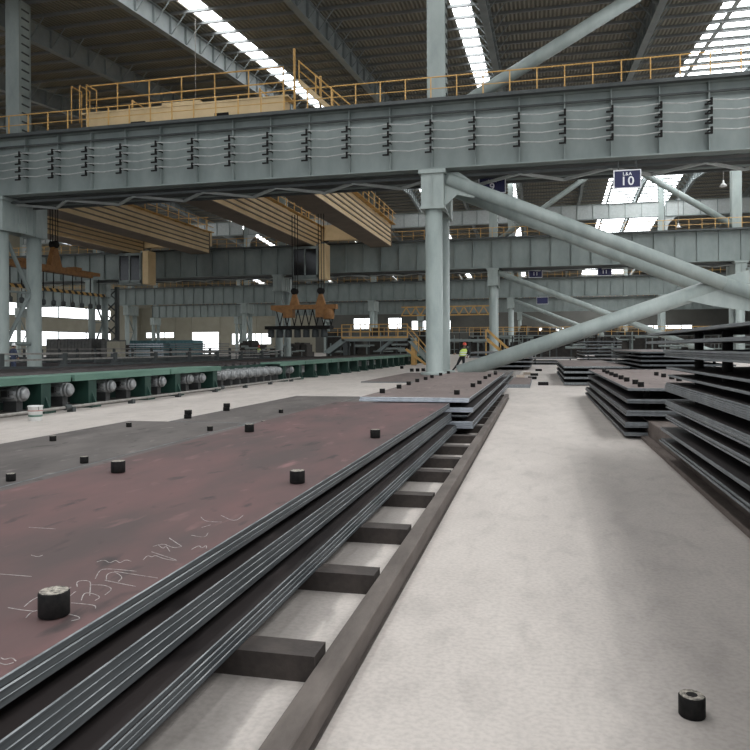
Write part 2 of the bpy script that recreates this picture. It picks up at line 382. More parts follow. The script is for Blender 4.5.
for ri, (ry, rn) in enumerate(ROWS):
    f = True
    for k, x in enumerate(XC):
        if ri == 0 and k < 3: continue
        if ri == 1 and k < 2: continue
        o = ups[ri] if f else copy_tree(ups[ri]); f = False
        o.location = (x, ry+1.2, 14.42)
        tag(o, f'grey upper column rising to the roof above the {rn} girder row, {LEFTNESS[k-1]}', 'column', 'upper steel columns')

GL, GZ0, GZ1 = 27.1, 10.92, 14.4
def make_girder():
    root = empty('runway_girder')
    MB().box(0, GL, -.02, .02, GZ0, GZ1).build('web', M['steel'], root)
    MB().box(0, GL, -.4, .4, GZ1-.07, GZ1).build('top_flange', M['steel'], root)
    MB().box(0, GL, -.35, .35, GZ0, GZ0+.07).build('bottom_flange', M['steel'], root)
    for i in range(12):
        x = GL*i/12
        MB().box(x-.025, x+.025, -.3, .3, GZ0+.07, GZ1-.07).build('stiffener', M['steel'], root)
    MB().box(0, GL, -.05, .05, GZ1, GZ1+.14).build('crane_rail', M['steel_dark'], root)
    MB().box(0, GL, -.75, -.4, GZ1-.06, GZ1-.02).box(0, GL, -.75, -.72, GZ1-.02, GZ1+.12).build('walkway_kerb', M['steel_dark'], root)
    return root
def make_railing():
    root = empty('yellow_railing')
    n = 20
    for i in range(n):
        x = GL*i/n
        MB().box(x-.03, x+.03, -.03, .03, 0, 1.25).build('post', M['yellow'], root)
    MB().tube((0,0,1.25),(GL,0,1.25),.035, 8).build('top_rail', M['yellow'], root)
    MB().tube((0,0,.65),(GL,0,.65),.025, 8).build('mid_rail', M['yellow'], root)
    MB().box(0,GL,-.02,.02,0,.12).build('toe_board', M['yellow'], root)
    return root
g0 = make_girder(); r0 = make_railing()
def make_under_truss():
    root = empty('bracing_truss')
    MB().bar((0,.55,GZ0-.25),(GL,.55,GZ0-.25),.14).build('chord', M['steel_dark'], root)
    MB().bar((0,2.6,GZ0-.25),(GL,2.6,GZ0-.25),.14).build('chord', M['steel_dark'], root)
    n = 12
    for i in range(n):
        a, b = GL*i/n, GL*(i+1)/n
        p, q = ((a,.55),(b,2.6)) if i % 2 == 0 else ((a,2.6),(b,.55))
        MB().bar((*p,GZ0-.3),(*q,GZ0-.3),.14).build('brace', M['jack'], root)
    MB().box(0,GL,.5,2.7,GZ0-.02,GZ0).build('soffit_plate', M['steel_dark'], root)
    return root
t0 = make_under_truss()
fg = fr_ = ft = True
for ri, (ry, rn) in enumerate(ROWS):
    for k in range(len(XC)):
        if ri == 0 and k not in (2, 3, 4): continue
        if ri == 1 and k < 1: continue
        x = XC[k]
        if ri == 0 and k == 2: bn = 'bay cut by left photo edge'
        elif k == 5: bn = 'bay farthest right'
        else: bn = BAY[k]
        for side, dy in (('front', -.3), ('rear', 3.15)):
            if side == 'rear' and ri > 1: continue
            o = g0 if fg else copy_tree(g0); fg = False
            o.location = (x, ry+dy, 0)
            tag(o, f'grey ribbed runway girder, {side}, {rn} row, {bn}', 'girder', 'crane runway girders')
            if side == 'front' or ri == 0:
                o = r0 if fr_ else copy_tree(r0); fr_ = False
                o.location = (x, ry+dy+(-.55 if side == 'front' else .5), GZ1+.0)
                tag(o, f'yellow handrail, {side} girder, {rn} row, {bn}', 'railing', 'yellow girder handrails')
        if ri < 2:
            o = t0 if ft else copy_tree(t0); ft = False
            o.location = (x, ry-.3, 0)
            tag(o, f'lacing truss under the {rn} girder row, {bn}', 'truss', 'lacing trusses under the girders')

# conductor bars hung on the nearest girder
GX0 = XC[3]
for i, (z, w) in enumerate(((13.27,'top'),(12.82,'second from top'),(12.36,'third from top'),(11.88,'lowest'))):
    root = empty('conductor_bar', (0, 37.7-.75, z))
    pts = []; x = XC[2]
    while x < XC[4]+18: pts.append(x); x += GL/12
    mb = MB()
    for a, b in zip(pts, pts[1:]):
        mb.tube((a,0,.03),((a+b)/2,0,-.07),.034,6); mb.tube(((a+b)/2,0,-.07),(b,0,.03),.034,6)
    mb.build('bar', M['bar'], root)
    for a in pts:
        MB().box(a-.04,a+.04,-.05,.72,.05,.12).box(a-.05,a+.05,-.07,.04,-.18,.12).box(a-.3,a+.05,-.06,.03,-.22,-.15).build('bracket', M['black'], root)
    tag(root, f'thin conductor bar on dark hooks along the nearest girder, {w} of four', 'conductor bar', 'conductor bars on the nearest girder')
tag(MB().tube((XC[2],37.45,13.85),(XC[4]+18,37.45,13.85),.07,8).build('cable_pipe', M['steel_dark']), 'dark pipe running along the nearest girder above the conductor bars', 'pipe')

# diagonal tube braces
def brace(name_label, pts, r, n=20, gusset=None, cat='brace', mt='steel2', grp='diagonal tube braces'):
    root = empty('tube_brace', pts[0])
    p0 = Vector(pts[0]); mb = MB()
    for a, b in zip(pts, pts[1:]): mb.tube(Vector(a)-p0, Vector(b)-p0, r, n)
    mb.build('tube', M[mt], root, True)
    if gusset:
        for poly, y in gusset: MB().prism([(x-p0.x, z-p0.z) for x, z in poly], y-p0.y-.03, y-p0.y+.03).build('gusset_plate', M[mt], root)
    return tag(root, name_label, cat, grp)
brace('thick grey front tube brace running down right from the near column head', [(-4.75,37.95,10.45),(8.77,37.95,4.55),(21.0,37.95,-.2+.4)], .34,
      gusset=[([(-5.1,8.9),(-5.1,10.8),(-4.2,10.8),(-3.0,9.9),(-3.4,9.4),(-4.3,9.6)],37.95), ([(6.6,3.9),(8.7,4.9),(11.4,5.6),(11.4,4.0),(9.9,3.2),(8.2,3.5)],38.1)])
brace('thick grey rear tube brace parallel behind the front one', [(-4.75,41.05,10.45),(8.77,41.05,4.4),(21.0,41.05,.3)], .34)
brace('thick grey tube brace rising right from the near column foot to the crossing', [(-4.3,38.4,.15),(8.5,38.4,4.5)], .40)
brace('grey tube stub rising right beyond the brace crossing', [(10.0,38.35,5.0),(21.2,38.35,10.5)], .36)
brace('grey tube brace rising to the roof from the near girder top beside the column', [(-4.9,39.6,14.5),(5.0,39.6,19.9),(8.6,39.6,21.9)], .36)
for ri, (ry, rn) in enumerate(ROWS):
    if ri:
        brace(f'slim grey tube brace falling right between the {rn}-row columns over the aisle', [(-4.9,ry,10.4),(16,ry,1.8),(20.6,ry,.2)], .34, 12)
        if ri == 1:
            brace('slim grey tube brace rising right above the second girder row', [(-4.9,ry+1.6,14.6),(8.3,ry+1.6,23.6)], .32, 12)
            brace('slim grey tube brace falling right above the second girder row', [(8.9,ry+1.6,23.5),(21.2,ry+1.6,15.2)], .38, 12)
# haunched roof-level panel girder on the third row
for k in range(len(XC)):
    x = XC[k]
    root = empty('panel_girder', (x+.55, 138.7, 25.2))
    MB().box(0,GL-1.1,-.05,.05,0,2.7).build('web_panel', M['jack'], root)
    MB().box(0,GL-1.1,-.3,.3,-.08,.05).box(0,GL-1.1,-.3,.3,2.65,2.78).build('flange', M['steel'], root)
    for i in range(9): MB().box(GL*i/9.5+.2, GL*i/9.5+.3, -.2,.2,.05,2.65).build('stiffener', M['steel'], root)
    MB().prism([(0,-3),(.3,-3),(.6,-1.4),(2.1,0),(0,0)], -.1, .1).build('haunch', M['jack'], root)
    bn = (BAY+['bay farthest right'])[k]
    tag(root, f'pale panelled girder under the third-row roof, {bn}', 'girder', 'pale panelled roof girders')

# ------------------------------------------------------------ bridge cranes
def crane(xfaces, name, endx, label, cab_x, w=2.5, y0=41.6, y1=84.2, z0=13.75, z1=16.3):
    root = empty('overhead_crane', ((xfaces[0]+xfaces[-1])/2, (y0+y1)/2, z0)); L0 = root.location.copy()
    def B(mb, nm, mt, par=root, sm=False):
        mb.v = [tuple(Vector(v)-L0) for v in mb.v]
        return mb.build(nm, mt, par, sm)
    for xf in xfaces:
        g = B(MB().box(xf-w, xf, y0, y1, z0, z1), 'box_girder', M['crane'])
        rb = MB()
        for j in range(4):
            z = z0+.42+j*(z1-z0-.5)/4; rb.box(xf, xf+.1, y0, y1-.2, z, z+.13); rb.box(xf-w-.1, xf-w, y0, y1-.2, z, z+.13)
        rb.box(xf-w-.08, xf+.08, y1-.1, y1, z0-.1, z1+.05)
        B(rb, 'rib', M['crane_shade_brown'], g)
        B(MB().box(xf-w-.02, xf+.02, y0, y1, z0-.06, z0), 'bottom_plate', M['crane_shade_brown'], g)
        rl = MB(); yy = y0
        while yy < y1: rl.box(xf+.55, xf+.63, yy-.05, yy+.05, z1, z1+1.35); rl.box(xf+.1, xf+.6, yy-.04, yy+.04, z1-.1, z1); yy += 2.4
        for z in (z1+.65, z1+1.3): rl.box(xf+.56, xf+.61, y0, y1, z-.03, z+.03)
        rl.box(xf+.1,xf+.62,y0,y1,z1-.02,z1+.02)
        B(rl, 'walkway_rail', M['yellow'])
    for yc, nm in ((40.9, 'near'), (y1+.6, 'far')):
        ex1 = endx[1] if nm == 'near' else xfaces[0]-.2
        e = B(MB().box(endx[0], ex1, yc-.6, yc+.6, 14.75, 16.55).box(endx[0]-.3, ex1+.3, yc-.65, yc+.65, 16.5, 16.6)
              .box((endx[0]+endx[1])/2-1.3,(endx[0]+endx[1])/2+1.3, yc-.66, yc+.66, 16.6, 16.75), 'end_carriage', M['crane'])
        for x in (endx[0]+1, endx[0]+2.4, ex1-2.4, ex1-1): B(MB().tube((x, yc-.12, 14.9), (x, yc+.12, 14.9), .36, 16), 'wheel', M['steel_dark'], e)
        rl = MB(); x = endx[0]
        while x <= ex1+.1:
            rl.tube((x, yc-.55, 16.6), (x, yc-.55, 18.3), .045, 6); x += (endx[1]-endx[0])/6
        for z in (17.4, 18.3): rl.tube((endx[0], yc-.55, z), (ex1, yc-.55, z), .045, 6)
        for x in (endx[0], endx[0]-.5, endx[0]-1.1):
            rl.tube((x, yc+.5, 16.0), (x, yc+.5, 18.4), .04, 6); rl.tube((x, yc-.55, 16.0), (x, yc-.55, 18.4), .04, 6); rl.tube((x, yc-.55, 18.4), (x, yc+.5, 18.4), .04, 6)
        B(rl, 'end_rail', M['yellow'], e)
        if nm == 'near':
            B(MB().box(endx[0]-2.2,endx[0]-.3,yc-.4,yc+.4,14.9,15.5).box(ex1+.3,ex1+1.4,yc-.4,yc+.4,14.7,15.3), 'buffer', M['crane'], e)
            B(MB().box(endx[0]+3.2,endx[0]+4.2,yc-.67,yc-.6,15.2,15.75).box(endx[1]-4.4,endx[1]-3.5,yc-.67,yc-.6,15.3,15.85), 'inspection_hatch', M['black'], e)
    if cab_x is not None:
        c = B(MB().box(cab_x-1.6, cab_x+1.6, 80.0, 80.15, 9.75, 10.1).box(cab_x-1.6, cab_x+1.6, 80, 82.4, 9.6, 9.8).box(cab_x-1.6, cab_x+1.6, 80, 82.4, 13.2, 13.5)
              .box(cab_x-1.6, cab_x-1.4, 80, 82.4, 9.8, 13.2).box(cab_x+1.4, cab_x+1.6, 80, 82.4, 9.8, 13.2).box(cab_x-1.4,cab_x+1.4,82.2,82.4,9.8,13.2)
              .box(cab_x-.08,cab_x+.08,80,80.12,9.8,13.2).box(cab_x-1.5,cab_x-1.3,80.4,80.6,13.5,13.75).box(cab_x+1.3,cab_x+1.5,80.4,80.6,13.5,13.75), 'operator_cab', M['steel'])
        B(MB().box(cab_x-1.4, cab_x+1.4, 80.15, 80.2, 10.1, 13.2).box(cab_x+1.42,cab_x+1.63,80.4,82.1,10.6,13.0), 'cab_window', M['glass'], c)
        B(MB().box(cab_x+1.7, cab_x+2.5, 80.2, 82.0, 9.6, 13.75), 'cab_support', M['crane'])
    return tag(root, label, 'crane', 'overhead travelling cranes')
crane([-17.5, -26.3], 'right', (-28.2, -14.9), 'beige ribbed overhead crane nearer the column, its end carriage atop the near girder', -27.0)
crane([-41.2, -50.5], 'left', (-52.5, -39.5), 'beige ribbed overhead crane at the left over the green roller table', -50.0)

# near-end ladder and rails of the right crane above the near girder
root = empty('access_stair', (-14.2, 41.2, 14.5))
MB().bar((0,0,3.2),(3.2,0,.2),.12,.25).bar((0,.8,3.2),(3.2,.8,.2),.12,.25).build('stringer', M['crane'], root)
mb = MB()
for i in range(10): mb.box(.3*i,.3*i+.3,0,.8,3.1-.3*i,3.14-.3*i)
mb.build('tread', M['crane_shade_brown'], root)
mb = MB()
for i in range(4):
    x = i*1.05; z = 3.2-.94*x; mb.tube((x,0,z),(x,0,z+1.25),.05,6)
mb.tube((0,0,4.4),(3.2,0,1.5),.05,6).tube((0,0,3.85),(3.2,0,.9),.04,6).tube((-.3,0,0),(-.3,0,5.2),.08,8).tube((1.1,.8,0),(1.1,.8,3.7),.08,8)
mb.build('handrail', M['yellow'], root)
tag(root, 'beige access stair with handrails behind the near girder railing', 'stair')

# lifting beams with magnets
def lifting_beam_a():
    root = empty('lifting_beam', (-21.0, 62, 3.7))
    MB().box(-3.1,3.1,-.35,.35,1.35,1.75).box(-1.9,-1.0,-.4,.4,.6,1.4).box(1.2,2.1,-.4,.4,.6,1.4).prism([(-3.1,1.35),(-1.6,1.35),(-1.9,1.0)],-.3,.3).build('beam', M['orange'], root)
    for x in (-.9, 1.6):
        hb = MB().prism([(x-.45,1.75),(x+.45,1.75),(x+.12,2.8),(x-.12,2.8)], -.2, .2).build('hook_block', M['orange'], root)
        MB().tube((x,-.25,3.0),(x,.25,3.0),.3,16).build('sheave', M['black'], hb)
        cb = MB()
        for dx in (-.22,.05,.3): cb.tube((x+dx,0,2.8),(x+dx,0,10.0),.035,6)
        cb.build('wire_rope', M['black'], root)
    MB().lathe([(.1,-.5),(.5,-.45),(.55,0),(.5,.45),(.1,.5)],16,(2.3,0,.9)).build('cable_drum', M['orange'], root)
    ch = MB()
    for i in range(8):
        a = -2.7+i*.7; ch.tube((a,0,1.35),(a+.35,0,-.15),.05,6); ch.tube((a+.35,0,-.15),(a+.7,0,1.35),.05,6)
    ch.build('chain_slings', M['black'], root)
    MB().box(-3.6,2.6,-.6,.6,-.45,-.15).build('lifting_bar', M['black'], root)
    for i in range(7): MB().lathe([(.3,-1.2),(.32,-1.1),(.3,-.5),(.15,-.45)],12,(-3.2+i*.85,0,0)).build('magnet', M['steel_dark'], root)
    return tag(root, 'orange lifting beam with slings and magnets hanging over the roller table', 'lifting beam')
lifting_beam_a()
root = empty('lifting_beam', (-41.0, 54, 6.2))
MB().box(-.35,.35,-7,5.0,1.95,2.5).box(-.45,.45,-4.5,-3.4,2.45,2.7).box(-.45,.45,2.2,3.2,2.45,2.7).box(-.3,.3,5.0,6.2,2.2,2.5).build('beam', M['orange'], root)
hb = MB()
hb.add([(-.25,-.75,2.5),(.25,-.75,2.5),(.25,.75,2.5),(-.25,.75,2.5),(-.2,-.15,4.3),(.2,-.15,4.3),(.2,.15,4.3),(-.2,.15,4.3)],[(3,2,1,0),(4,5,6,7),(0,1,5,4),(1,2,6,5),(2,3,7,6),(3,0,4,7)])
hb = hb.build('hook_block', M['orange'], root)
MB().tube((-.3,0,4.4),(.3,0,4.4),.32,16).tube((-.05,-.1,4.2),(-.05,.3,3.4),.12).build('sheave', M['black'], hb)
cb = MB()
for dy in (-.5,-.2,.2,.5): cb.tube((0,dy,4.4),(0,dy,7.5),.04,6)
cb.build('wire_rope', M['black'], root)
MB().box(-.15,.15,-7,7.2,.32,.58).build('striped_bar', M['hazard'], root)
for i in range(11):
    h = MB().tube((0,-6.6+i*1.3,.58),(0,-6.6+i*1.3,1.95),.05,6).build('hanger', M['black'], root)
    MB().lathe([(.1,-.9),(.2,-.8),(.2,-.5),(.05,-.4),(.04,.32)],12,(0,-6.6+i*1.3,0)).build('magnet', M['steel_dark'], root)
tag(root, 'long orange lifting beam with yellow-black striped bar at far left', 'lifting beam')

# ------------------------------------------------------------ roller table
RX = -11.4
root = empty('roller_table', (RX-2.5, 30, 0)); off = Vector(root.location)
def RB(mb, nm, mt, par=None, sm=False):
    mb.v = [tuple(Vector(v)-off) for v in mb.v]; return mb.build(nm, mt, par or root, sm)
legs = [8.3, 10.1, 12.0, 14.7, 16.5, 19.2, 21.0, 23.7, 30.8]
y = 33.0
while y < 74: legs.append(y); y += 2.25
for ly in legs:
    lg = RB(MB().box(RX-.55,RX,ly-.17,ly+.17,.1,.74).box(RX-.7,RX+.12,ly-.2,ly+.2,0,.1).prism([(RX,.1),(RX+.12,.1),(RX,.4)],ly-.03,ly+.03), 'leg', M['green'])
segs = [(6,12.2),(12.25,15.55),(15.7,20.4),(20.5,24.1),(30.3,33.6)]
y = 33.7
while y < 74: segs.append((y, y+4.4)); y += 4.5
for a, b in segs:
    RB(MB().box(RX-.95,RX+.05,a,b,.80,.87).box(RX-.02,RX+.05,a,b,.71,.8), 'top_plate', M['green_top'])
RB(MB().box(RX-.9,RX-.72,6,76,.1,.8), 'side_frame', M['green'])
RB(MB().box(RX-5.3,RX-5.1,6,76,.1,.84), 'side_frame', M['green'])
for i in range(90):
    y = 9.5+i*.75
    RB(MB().tube((RX-5.1,y,.68),(RX-1.0,y,.68),.2,12), 'roller', M['roller'], sm=True)
mo = [(14.0),(15.6),(17.4),(18.4),(20.1),(21.9),(22.8),(11.2),(12.9)]+[24.6+i*.82 for i in range(8)]+[31.9]
for my in mo:
    m_ = RB(MB().tube((RX-.72,my,.5),(RX-.62,my,.5),.21,18).tube((RX-.62,my,.5),(RX-.1,my,.5),.17,20).tube((RX-.1,my,.5),(RX-.02,my,.5),.18,20,.165).tube((RX-.02,my,.5),(RX+.05,my,.5),.165,20,.09), 'motor', M['motor'], sm=True)
    fn = MB()
    for k in range(12):
        t = k*math.pi/6; fn.bar((RX-.55,my+.18*math.cos(t),.5+.18*math.sin(t)),(RX-.15,my+.18*math.cos(t),.5+.18*math.sin(t)),.012,.03)
    RB(fn, 'cooling_fins', M['motor'], m_)
    RB(MB().box(RX-.44,RX-.28,my-.24,my-.15,.44,.58), 'terminal_box', M['motor_dark'], m_)
    RB(MB().box(RX-.5,RX-.15,my-.1,my+.1,.1,.335), 'motor_foot', M['motor_dark'], m_)
RB(MB().box(RX-.7,RX-.2,8,30,.0,.1), 'base_beam', M['dark'])
for y in range(34,72,2): RB(MB().box(RX-.5,RX-.3,y+.2,y+.55,.3,.62), 'gearbox', M['motor'])
tag(root, 'long dark green roller table with grey drive motors along the left side', 'roller table')
root = empty('floor_pipe', (-11.05, 20, .12))
MB().tube((0,-8,0),(0,12,0),.035,8).build('pipe_run', M['pipe'], root)
mb = MB()
for i in range(8): mb.box(-.08,.08,-7.5+i*2.6,-7.38+i*2.6,-.12,.0)
mb.build('pipe_stand', M['steel_dark'], root)
for y in (-5.0, 3.5): MB().tube((0,y-.1,0),(0,y+.1,0),.07,10).tube((0,y,.0),(0,y,.12),.02,6).build('valve', M['steel_dark'], root)
tag(root, 'thin dusty pipe low on the floor along the green roller table', 'pipe')
# the second wide roller bed beyond
root = empty('cooling_bed', (-22, 45, 0))
MB().box(-5.2,4.6,-30,30,.25,.55).build('bed', M['roller'], root)
for i in range(12):
    MB().bar((-5.0,-29+i*5,.6),(4.4,-29+i*5,.6),.2,.12).build('slat_bar', M['steel_dark'], root)
    MB().box(-5,-4.7,-29+i*5,-28.7+i*5,0,1.3).build('post', M['steel_dark'], root)
for z in (1.28,.95): MB().bar((-4.85,-29,z),(-4.85,27,z),.08,.1).build('side_rail', M['pipe'], root)
tag(root, 'wide dark cooling bed with low rails beyond the green roller table', 'cooling bed')

# paint bucket
root = empty('paint_bucket', (-10.42, 13.1, 0))
MB().lathe([(.125,0),(.13,.01),(.145,.29),(.155,.3),(.155,.32),(.14,.32),(.135,.3),(.12,.02)],28).build('bucket', M['white'], root, True)
MB().lathe([(.136,.09),(.138,.09),(.140,.13),(.137,.13)],28).build('green_band', M['green_top'], root, True)
MB().lathe([(.144,.21),(.146,.21),(.147,.225),(.145,.225)],28).build('red_band', mat('dull_red_band',(.35,.12,.1)), root, True)
MB().lathe([(.0,.25),(.133,.25),(.133,.27),(.0,.27)],20).build('contents', M['black'], root)
MB().path([(.155*math.cos(t),.155*math.sin(t)*.4-.1,.3-.12*math.sin(t)) for t in [i*math.pi/8 for i in range(9)]],.005,6).build('handle', M['steel_dark'], root)
tag(root, 'white paint bucket with green band on the floor by the roller table', 'bucket')

# ------------------------------------------------------------ plates
def plate(x0, x1, y0, y1, z0, z1, top, edge, label, group, rz=0, ebright=None):
    """one steel plate: local origin at its centre bottom"""
    cx, cy = (x0+x1)/2, (y0+y1)/2
    mb = MB(); a, b, h = (x1-x0)/2, (y1-y0)/2, z1-z0; c = min(.004, h*.25)
    # chamfered top lip
    vs = [(-a,-b,0),(a,-b,0),(a,b,0),(-a,b,0),(-a,-b,h-c),(a,-b,h-c),(a,b,h-c),(-a,b,h-c),(-a+c,-b+c,h),(a-c,-b+c,h),(a-c,b-c,h),(-a+c,b-c,h)]
    mb.add(vs[:], [(0,3,2,1)], 1)
    mb.add(vs, [(0,1,5,4)], 2 if ebright else 1)
    mb.add(vs, [(1,2,6,5),(2,3,7,6),(3,0,4,7)], 1)
    mb.add(vs, [(4,5,9,8),(5,6,10,9),(6,7,11,10),(7,4,8,11)], 2)
    mb.add(vs, [(8,9,10,11)], 0)
    o = mb.build('steel_plate', [top, edge, M['lip']] if not ebright else [top, edge, ebright], None, False, (cx, cy, z0))
    o.rotation_euler.z = rz
    return tag(o, label, 'steel plate', group)
M['lip'] = mat('bare_plate_lip', (.10, .11, .115), (.27, .285, .29), .45, .3, 25, (1, .2, 1))
ORD = ['topmost','second','third','fourth','fifth','sixth','seventh','eighth','ninth','tenth','eleventh','twelfth','thirteenth','fourteenth','fifteenth','sixteenth','seventeenth','eighteenth','nineteenth','twentieth','twenty-first','twenty-second','twenty-third','twenty-fourth','twenty-fifth','twenty-sixth','twenty-seventh','twenty-eighth','twenty-ninth','thirtieth','thirty-first','thirty-second']
def spacers_for(layers, xs, ys, desc, grp):
    ls = list(layers)+([(0,0,0)] if layers[-1][0] > .02 else [])
    for a, b_ in zip(ls, ls[1:]):
        z0, z1 = b_[1], a[0]
        if z1-z0 < .02: continue
        me = make_spacer(z1-z0-.002)
        for xx in xs:
            for yy in ys: spacer(me, xx, yy, z0, desc, grp)
def stack(layers, desc, group, top, edge, y0, y1, x0, x1, jx=.008, jy=.02, shift=None, toplabel=None, ebright=None, capmat=None, sp=None):
    """layers from the top down: (z0, z1, n plates)"""
    k = 0; out = []
    if sp: spacers_for(layers, sp[0], sp[1], 'black spacer block in '+desc, 'spacers in '+desc)
    for li, (z0, z1, n) in enumerate(layers):
        dx, dx1, dy0, dy1 = (shift[li] if shift else (0,0,0,0))
        t = (z1-z0)/n
        for i in range(n):
            za = z1-(i+1)*t; jj = random.uniform(-jx, jx); jk = random.uniform(-jy, jy)
            if k == 0 and toplabel: lab = toplabel
            else: lab = f'{ORD[k]} steel plate from top in {desc}' if k else f'topmost steel plate of {desc}'
            br = ebright if (ebright is not None and li in ebright_layers) else None
            out.append(plate(x0+dx+jj, x1+dx1+jj, y0+dy0+jk, y1+dy1+jk, za, za+t-.0015, (capmat if capmat and k == 0 else (top if k == 0 else M['plate_shaded'])), edge, lab, group, ebright=br))
            k += 1
    return out
ebright_layers = set()
G1 = 'plates of the near reddish stack'
L1 = [(.558,.585,1),(.502,.557,2),(.295,.43,4),(.12,.222,4)]
red = stack(L1, 'the near reddish stack', G1, M['plate_brown'], M['edge'], -2.5, 11.75, -3.42, -1.47,
    shift=[(0,0,0,0),(-.075,0,0,0),(0,.03,0,.05),(0,.095,0,.12)], toplabel='reddish-brown steel plate with chalk scrawl, top of the near stack', capmat=M['plate_red'])
# chalk marks, child of the top plate
CH = [[(-1.8,2.2),(-1.82,2.26),(-1.82,2.3)],[(-1.85,2.18),(-1.79,2.17),(-1.73,2.17)],[(-1.72,2.11),(-1.74,2.16),(-1.73,2.18)],[(-1.6,2.17),(-1.55,2.16),(-1.53,2.14),(-1.55,2.12)],[(-1.83,2.41),(-1.78,2.36)],[(-1.76,2.36),(-1.77,2.42)],[(-1.71,2.33),(-1.72,2.37),(-1.72,2.38)],[(-1.75,2.43),(-1.79,2.48),(-1.78,2.5),(-1.74,2.5),(-1.7,2.44),(-1.64,2.35)],[(-1.64,2.3),(-1.68,2.37),(-1.66,2.38),(-1.59,2.35),(-1.59,2.31)],[(-1.66,2.27),(-1.56,2.27),(-1.54,2.24)],[(-1.71,2.46),(-1.66,2.47),(-1.6,2.44),(-1.59,2.37)],[(-1.74,2.53),(-1.78,2.61),(-1.79,2.66),(-1.63,2.65)],[(-1.69,2.53),(-1.73,2.59),(-1.72,2.63),(-1.64,2.57),(-1.63,2.52)],[(-1.69,2.52),(-1.53,2.48)],[(-1.72,2.63),(-1.5,2.59)],[(-1.87,2.73),(-1.86,2.77),(-1.8,2.72),(-1.81,2.78),(-1.76,2.73),(-1.77,2.79),(-1.73,2.77)],[(-1.69,2.8),(-1.71,2.87),(-1.67,2.84),(-1.68,2.88),(-1.61,2.83),(-1.54,2.82)],[(-1.72,2.92),(-1.55,2.83)],[(-1.76,3.0),(-1.74,3.06),(-1.65,2.99),(-1.63,3.03)],[(-1.75,3.03),(-1.69,2.97),(-1.71,3.03),(-1.64,2.94)],[(-1.76,3.15),(-1.63,3.03)],[(-1.68,3.22),(-1.59,3.19),(-1.62,3.28)],[(-1.56,2.99),(-1.56,3.07),(-1.52,3.01),(-1.53,3.08),(-1.5,3.02)],[(-1.7,3.37),(-1.68,3.43)],[(-1.81,3.58),(-1.74,3.49),(-1.65,3.5)],[(-1.72,3.64),(-1.58,3.51),(-1.6,3.67)],[(-1.57,1.82),(-1.55,1.81),(-1.54,1.83),(-1.51,1.81)],[(-1.55,1.79),(-1.52,1.78),(-1.51,1.8)],[(-2.22,2.76),(-2.17,2.74),(-2.17,2.77)],[(-2.58,3.19),(-2.42,3.19)],[(-2.16,2.5),(-2.01,2.5)]]
mb = MB(); px, py, pz = red[0].location; hz = .585-.558-.0015
for st in CH:
    # smooth each stroke by quadratic interpolation
    P = [Vector((x-px, y-py, 0)) for x, y in st]; Q = [P[0]]
    for i in range(1, len(P)):
        m_ = (P[i-1]+P[i])/2
        if i > 1:
            a, b, c = Q[-1].copy(), P[i-1], m_
            for t in (.25,.5,.75,1): Q.append(a*(1-t)**2+b*2*t*(1-t)+c*t*t)
        else: Q.append(m_)
    Q.append(P[-1])
    for a, b in zip(Q, Q[1:]):
        if (b-a).length < 1e-5: continue
        mb.bar(a+Vector((0,0,hz+.0006)), b+Vector((0,0,hz+.0006)), .0032, .0008)
tag(mb.build('chalk_marks', M['rust_mark'], red[0]), 'white chalk scrawl', kind='stuff')

# second stack down the line
G2 = 'plates of the second stack in the left row'
ebright_layers = {0, 1, 3}
L2 = [(.585,.66,2),(.42,.50,2),(.34,.37,1),(.15,.27,3)]
stack(L2, 'the second stack behind the reddish one', G2, M['plate_brown'], M['edge'], 11.95, 24.4, -3.05, -1.17, shift=[(0,0,0,0),(.0,.07,.0,.6),(0,-.03,0,.3),(0,.06,0,.9)],
    ebright=M['edge_bright'], toplabel='grey-brown plate with a bright silvery end on top of the second left stack')
ebright_layers = set()
# dunnage inside the left stacks
def make_spacer(h, name='spacer_block'):
    return MB().lathe([(.046,0),(.05,.004),(.05,h-.004),(.046,h)],18).mesh(name, [M['black']], True)
def spacer(me, x, y, z, label, group, name='spacer_block'):
    o = bpy.data.objects.new(name, me); COL.objects.link(o); o.location = (x,y,z); o.rotation_euler.z = random.uniform(0,6)
    return tag(o, label, 'spacer block', group)
for z0, z1 in ((.43,.502),(.222,.295)):
    me = make_spacer(z1-z0-.0025)
    for yy in (2.4,5.6,8.8,11.4): spacer(me, -1.9, yy, z0-.001, 'black spacer block hidden in a gap of the near reddish stack', 'spacers inside the near reddish stack')
for z0, z1 in ((.50,.585),(.37,.42),(.27,.34)):
    me = make_spacer(z1-z0-.0025)
    for yy in (12.4,16.6,20.8): spacer(me, -1.4, yy, z0-.001, 'black spacer block in a gap of the second left stack', 'spacers inside the second left stack')

# crossbeams and long rail under the left row
sy = [-.5, .9, 2.05, 3.14, 4.31, 5.43, 6.7, 7.99, 8.95, 10.06, 11.3, 12.7, 14.2, 15.6, 17.0, 18.4, 19.8, 21.2]
sm = MB().box(-1.15,1.095,-.085,.085,0,.118).mesh('crossbeam', M['sleeper'])
for i, y in enumerate(sy):
    o = bpy.data.objects.new('crossbeam', sm); COL.objects.link(o); o.location = (-2.09, y, 0)
    tag(o, (f'dark brown steel crossbeam under the left plate row, {ORD[i-3]} one from the camera end' if 3 <= i else 'dark brown steel crossbeam at the camera end under the near stack'), 'crossbeam', 'crossbeams under the left plate row')
root = empty('support_rail', (-.935, 10, 0))
bevel(MB().box(-.055,.055,-12.5,11.4,.0,.125).build('beam', M['timber'], root), .006)
MB().box(.055,.07,-12.5,11.4,0,.012).build('base_flange', M['sleeper'], root)
root.rotation_euler.z = .0045
tag(root, 'long brown steel support rail along the left edge of the aisle', 'rail')

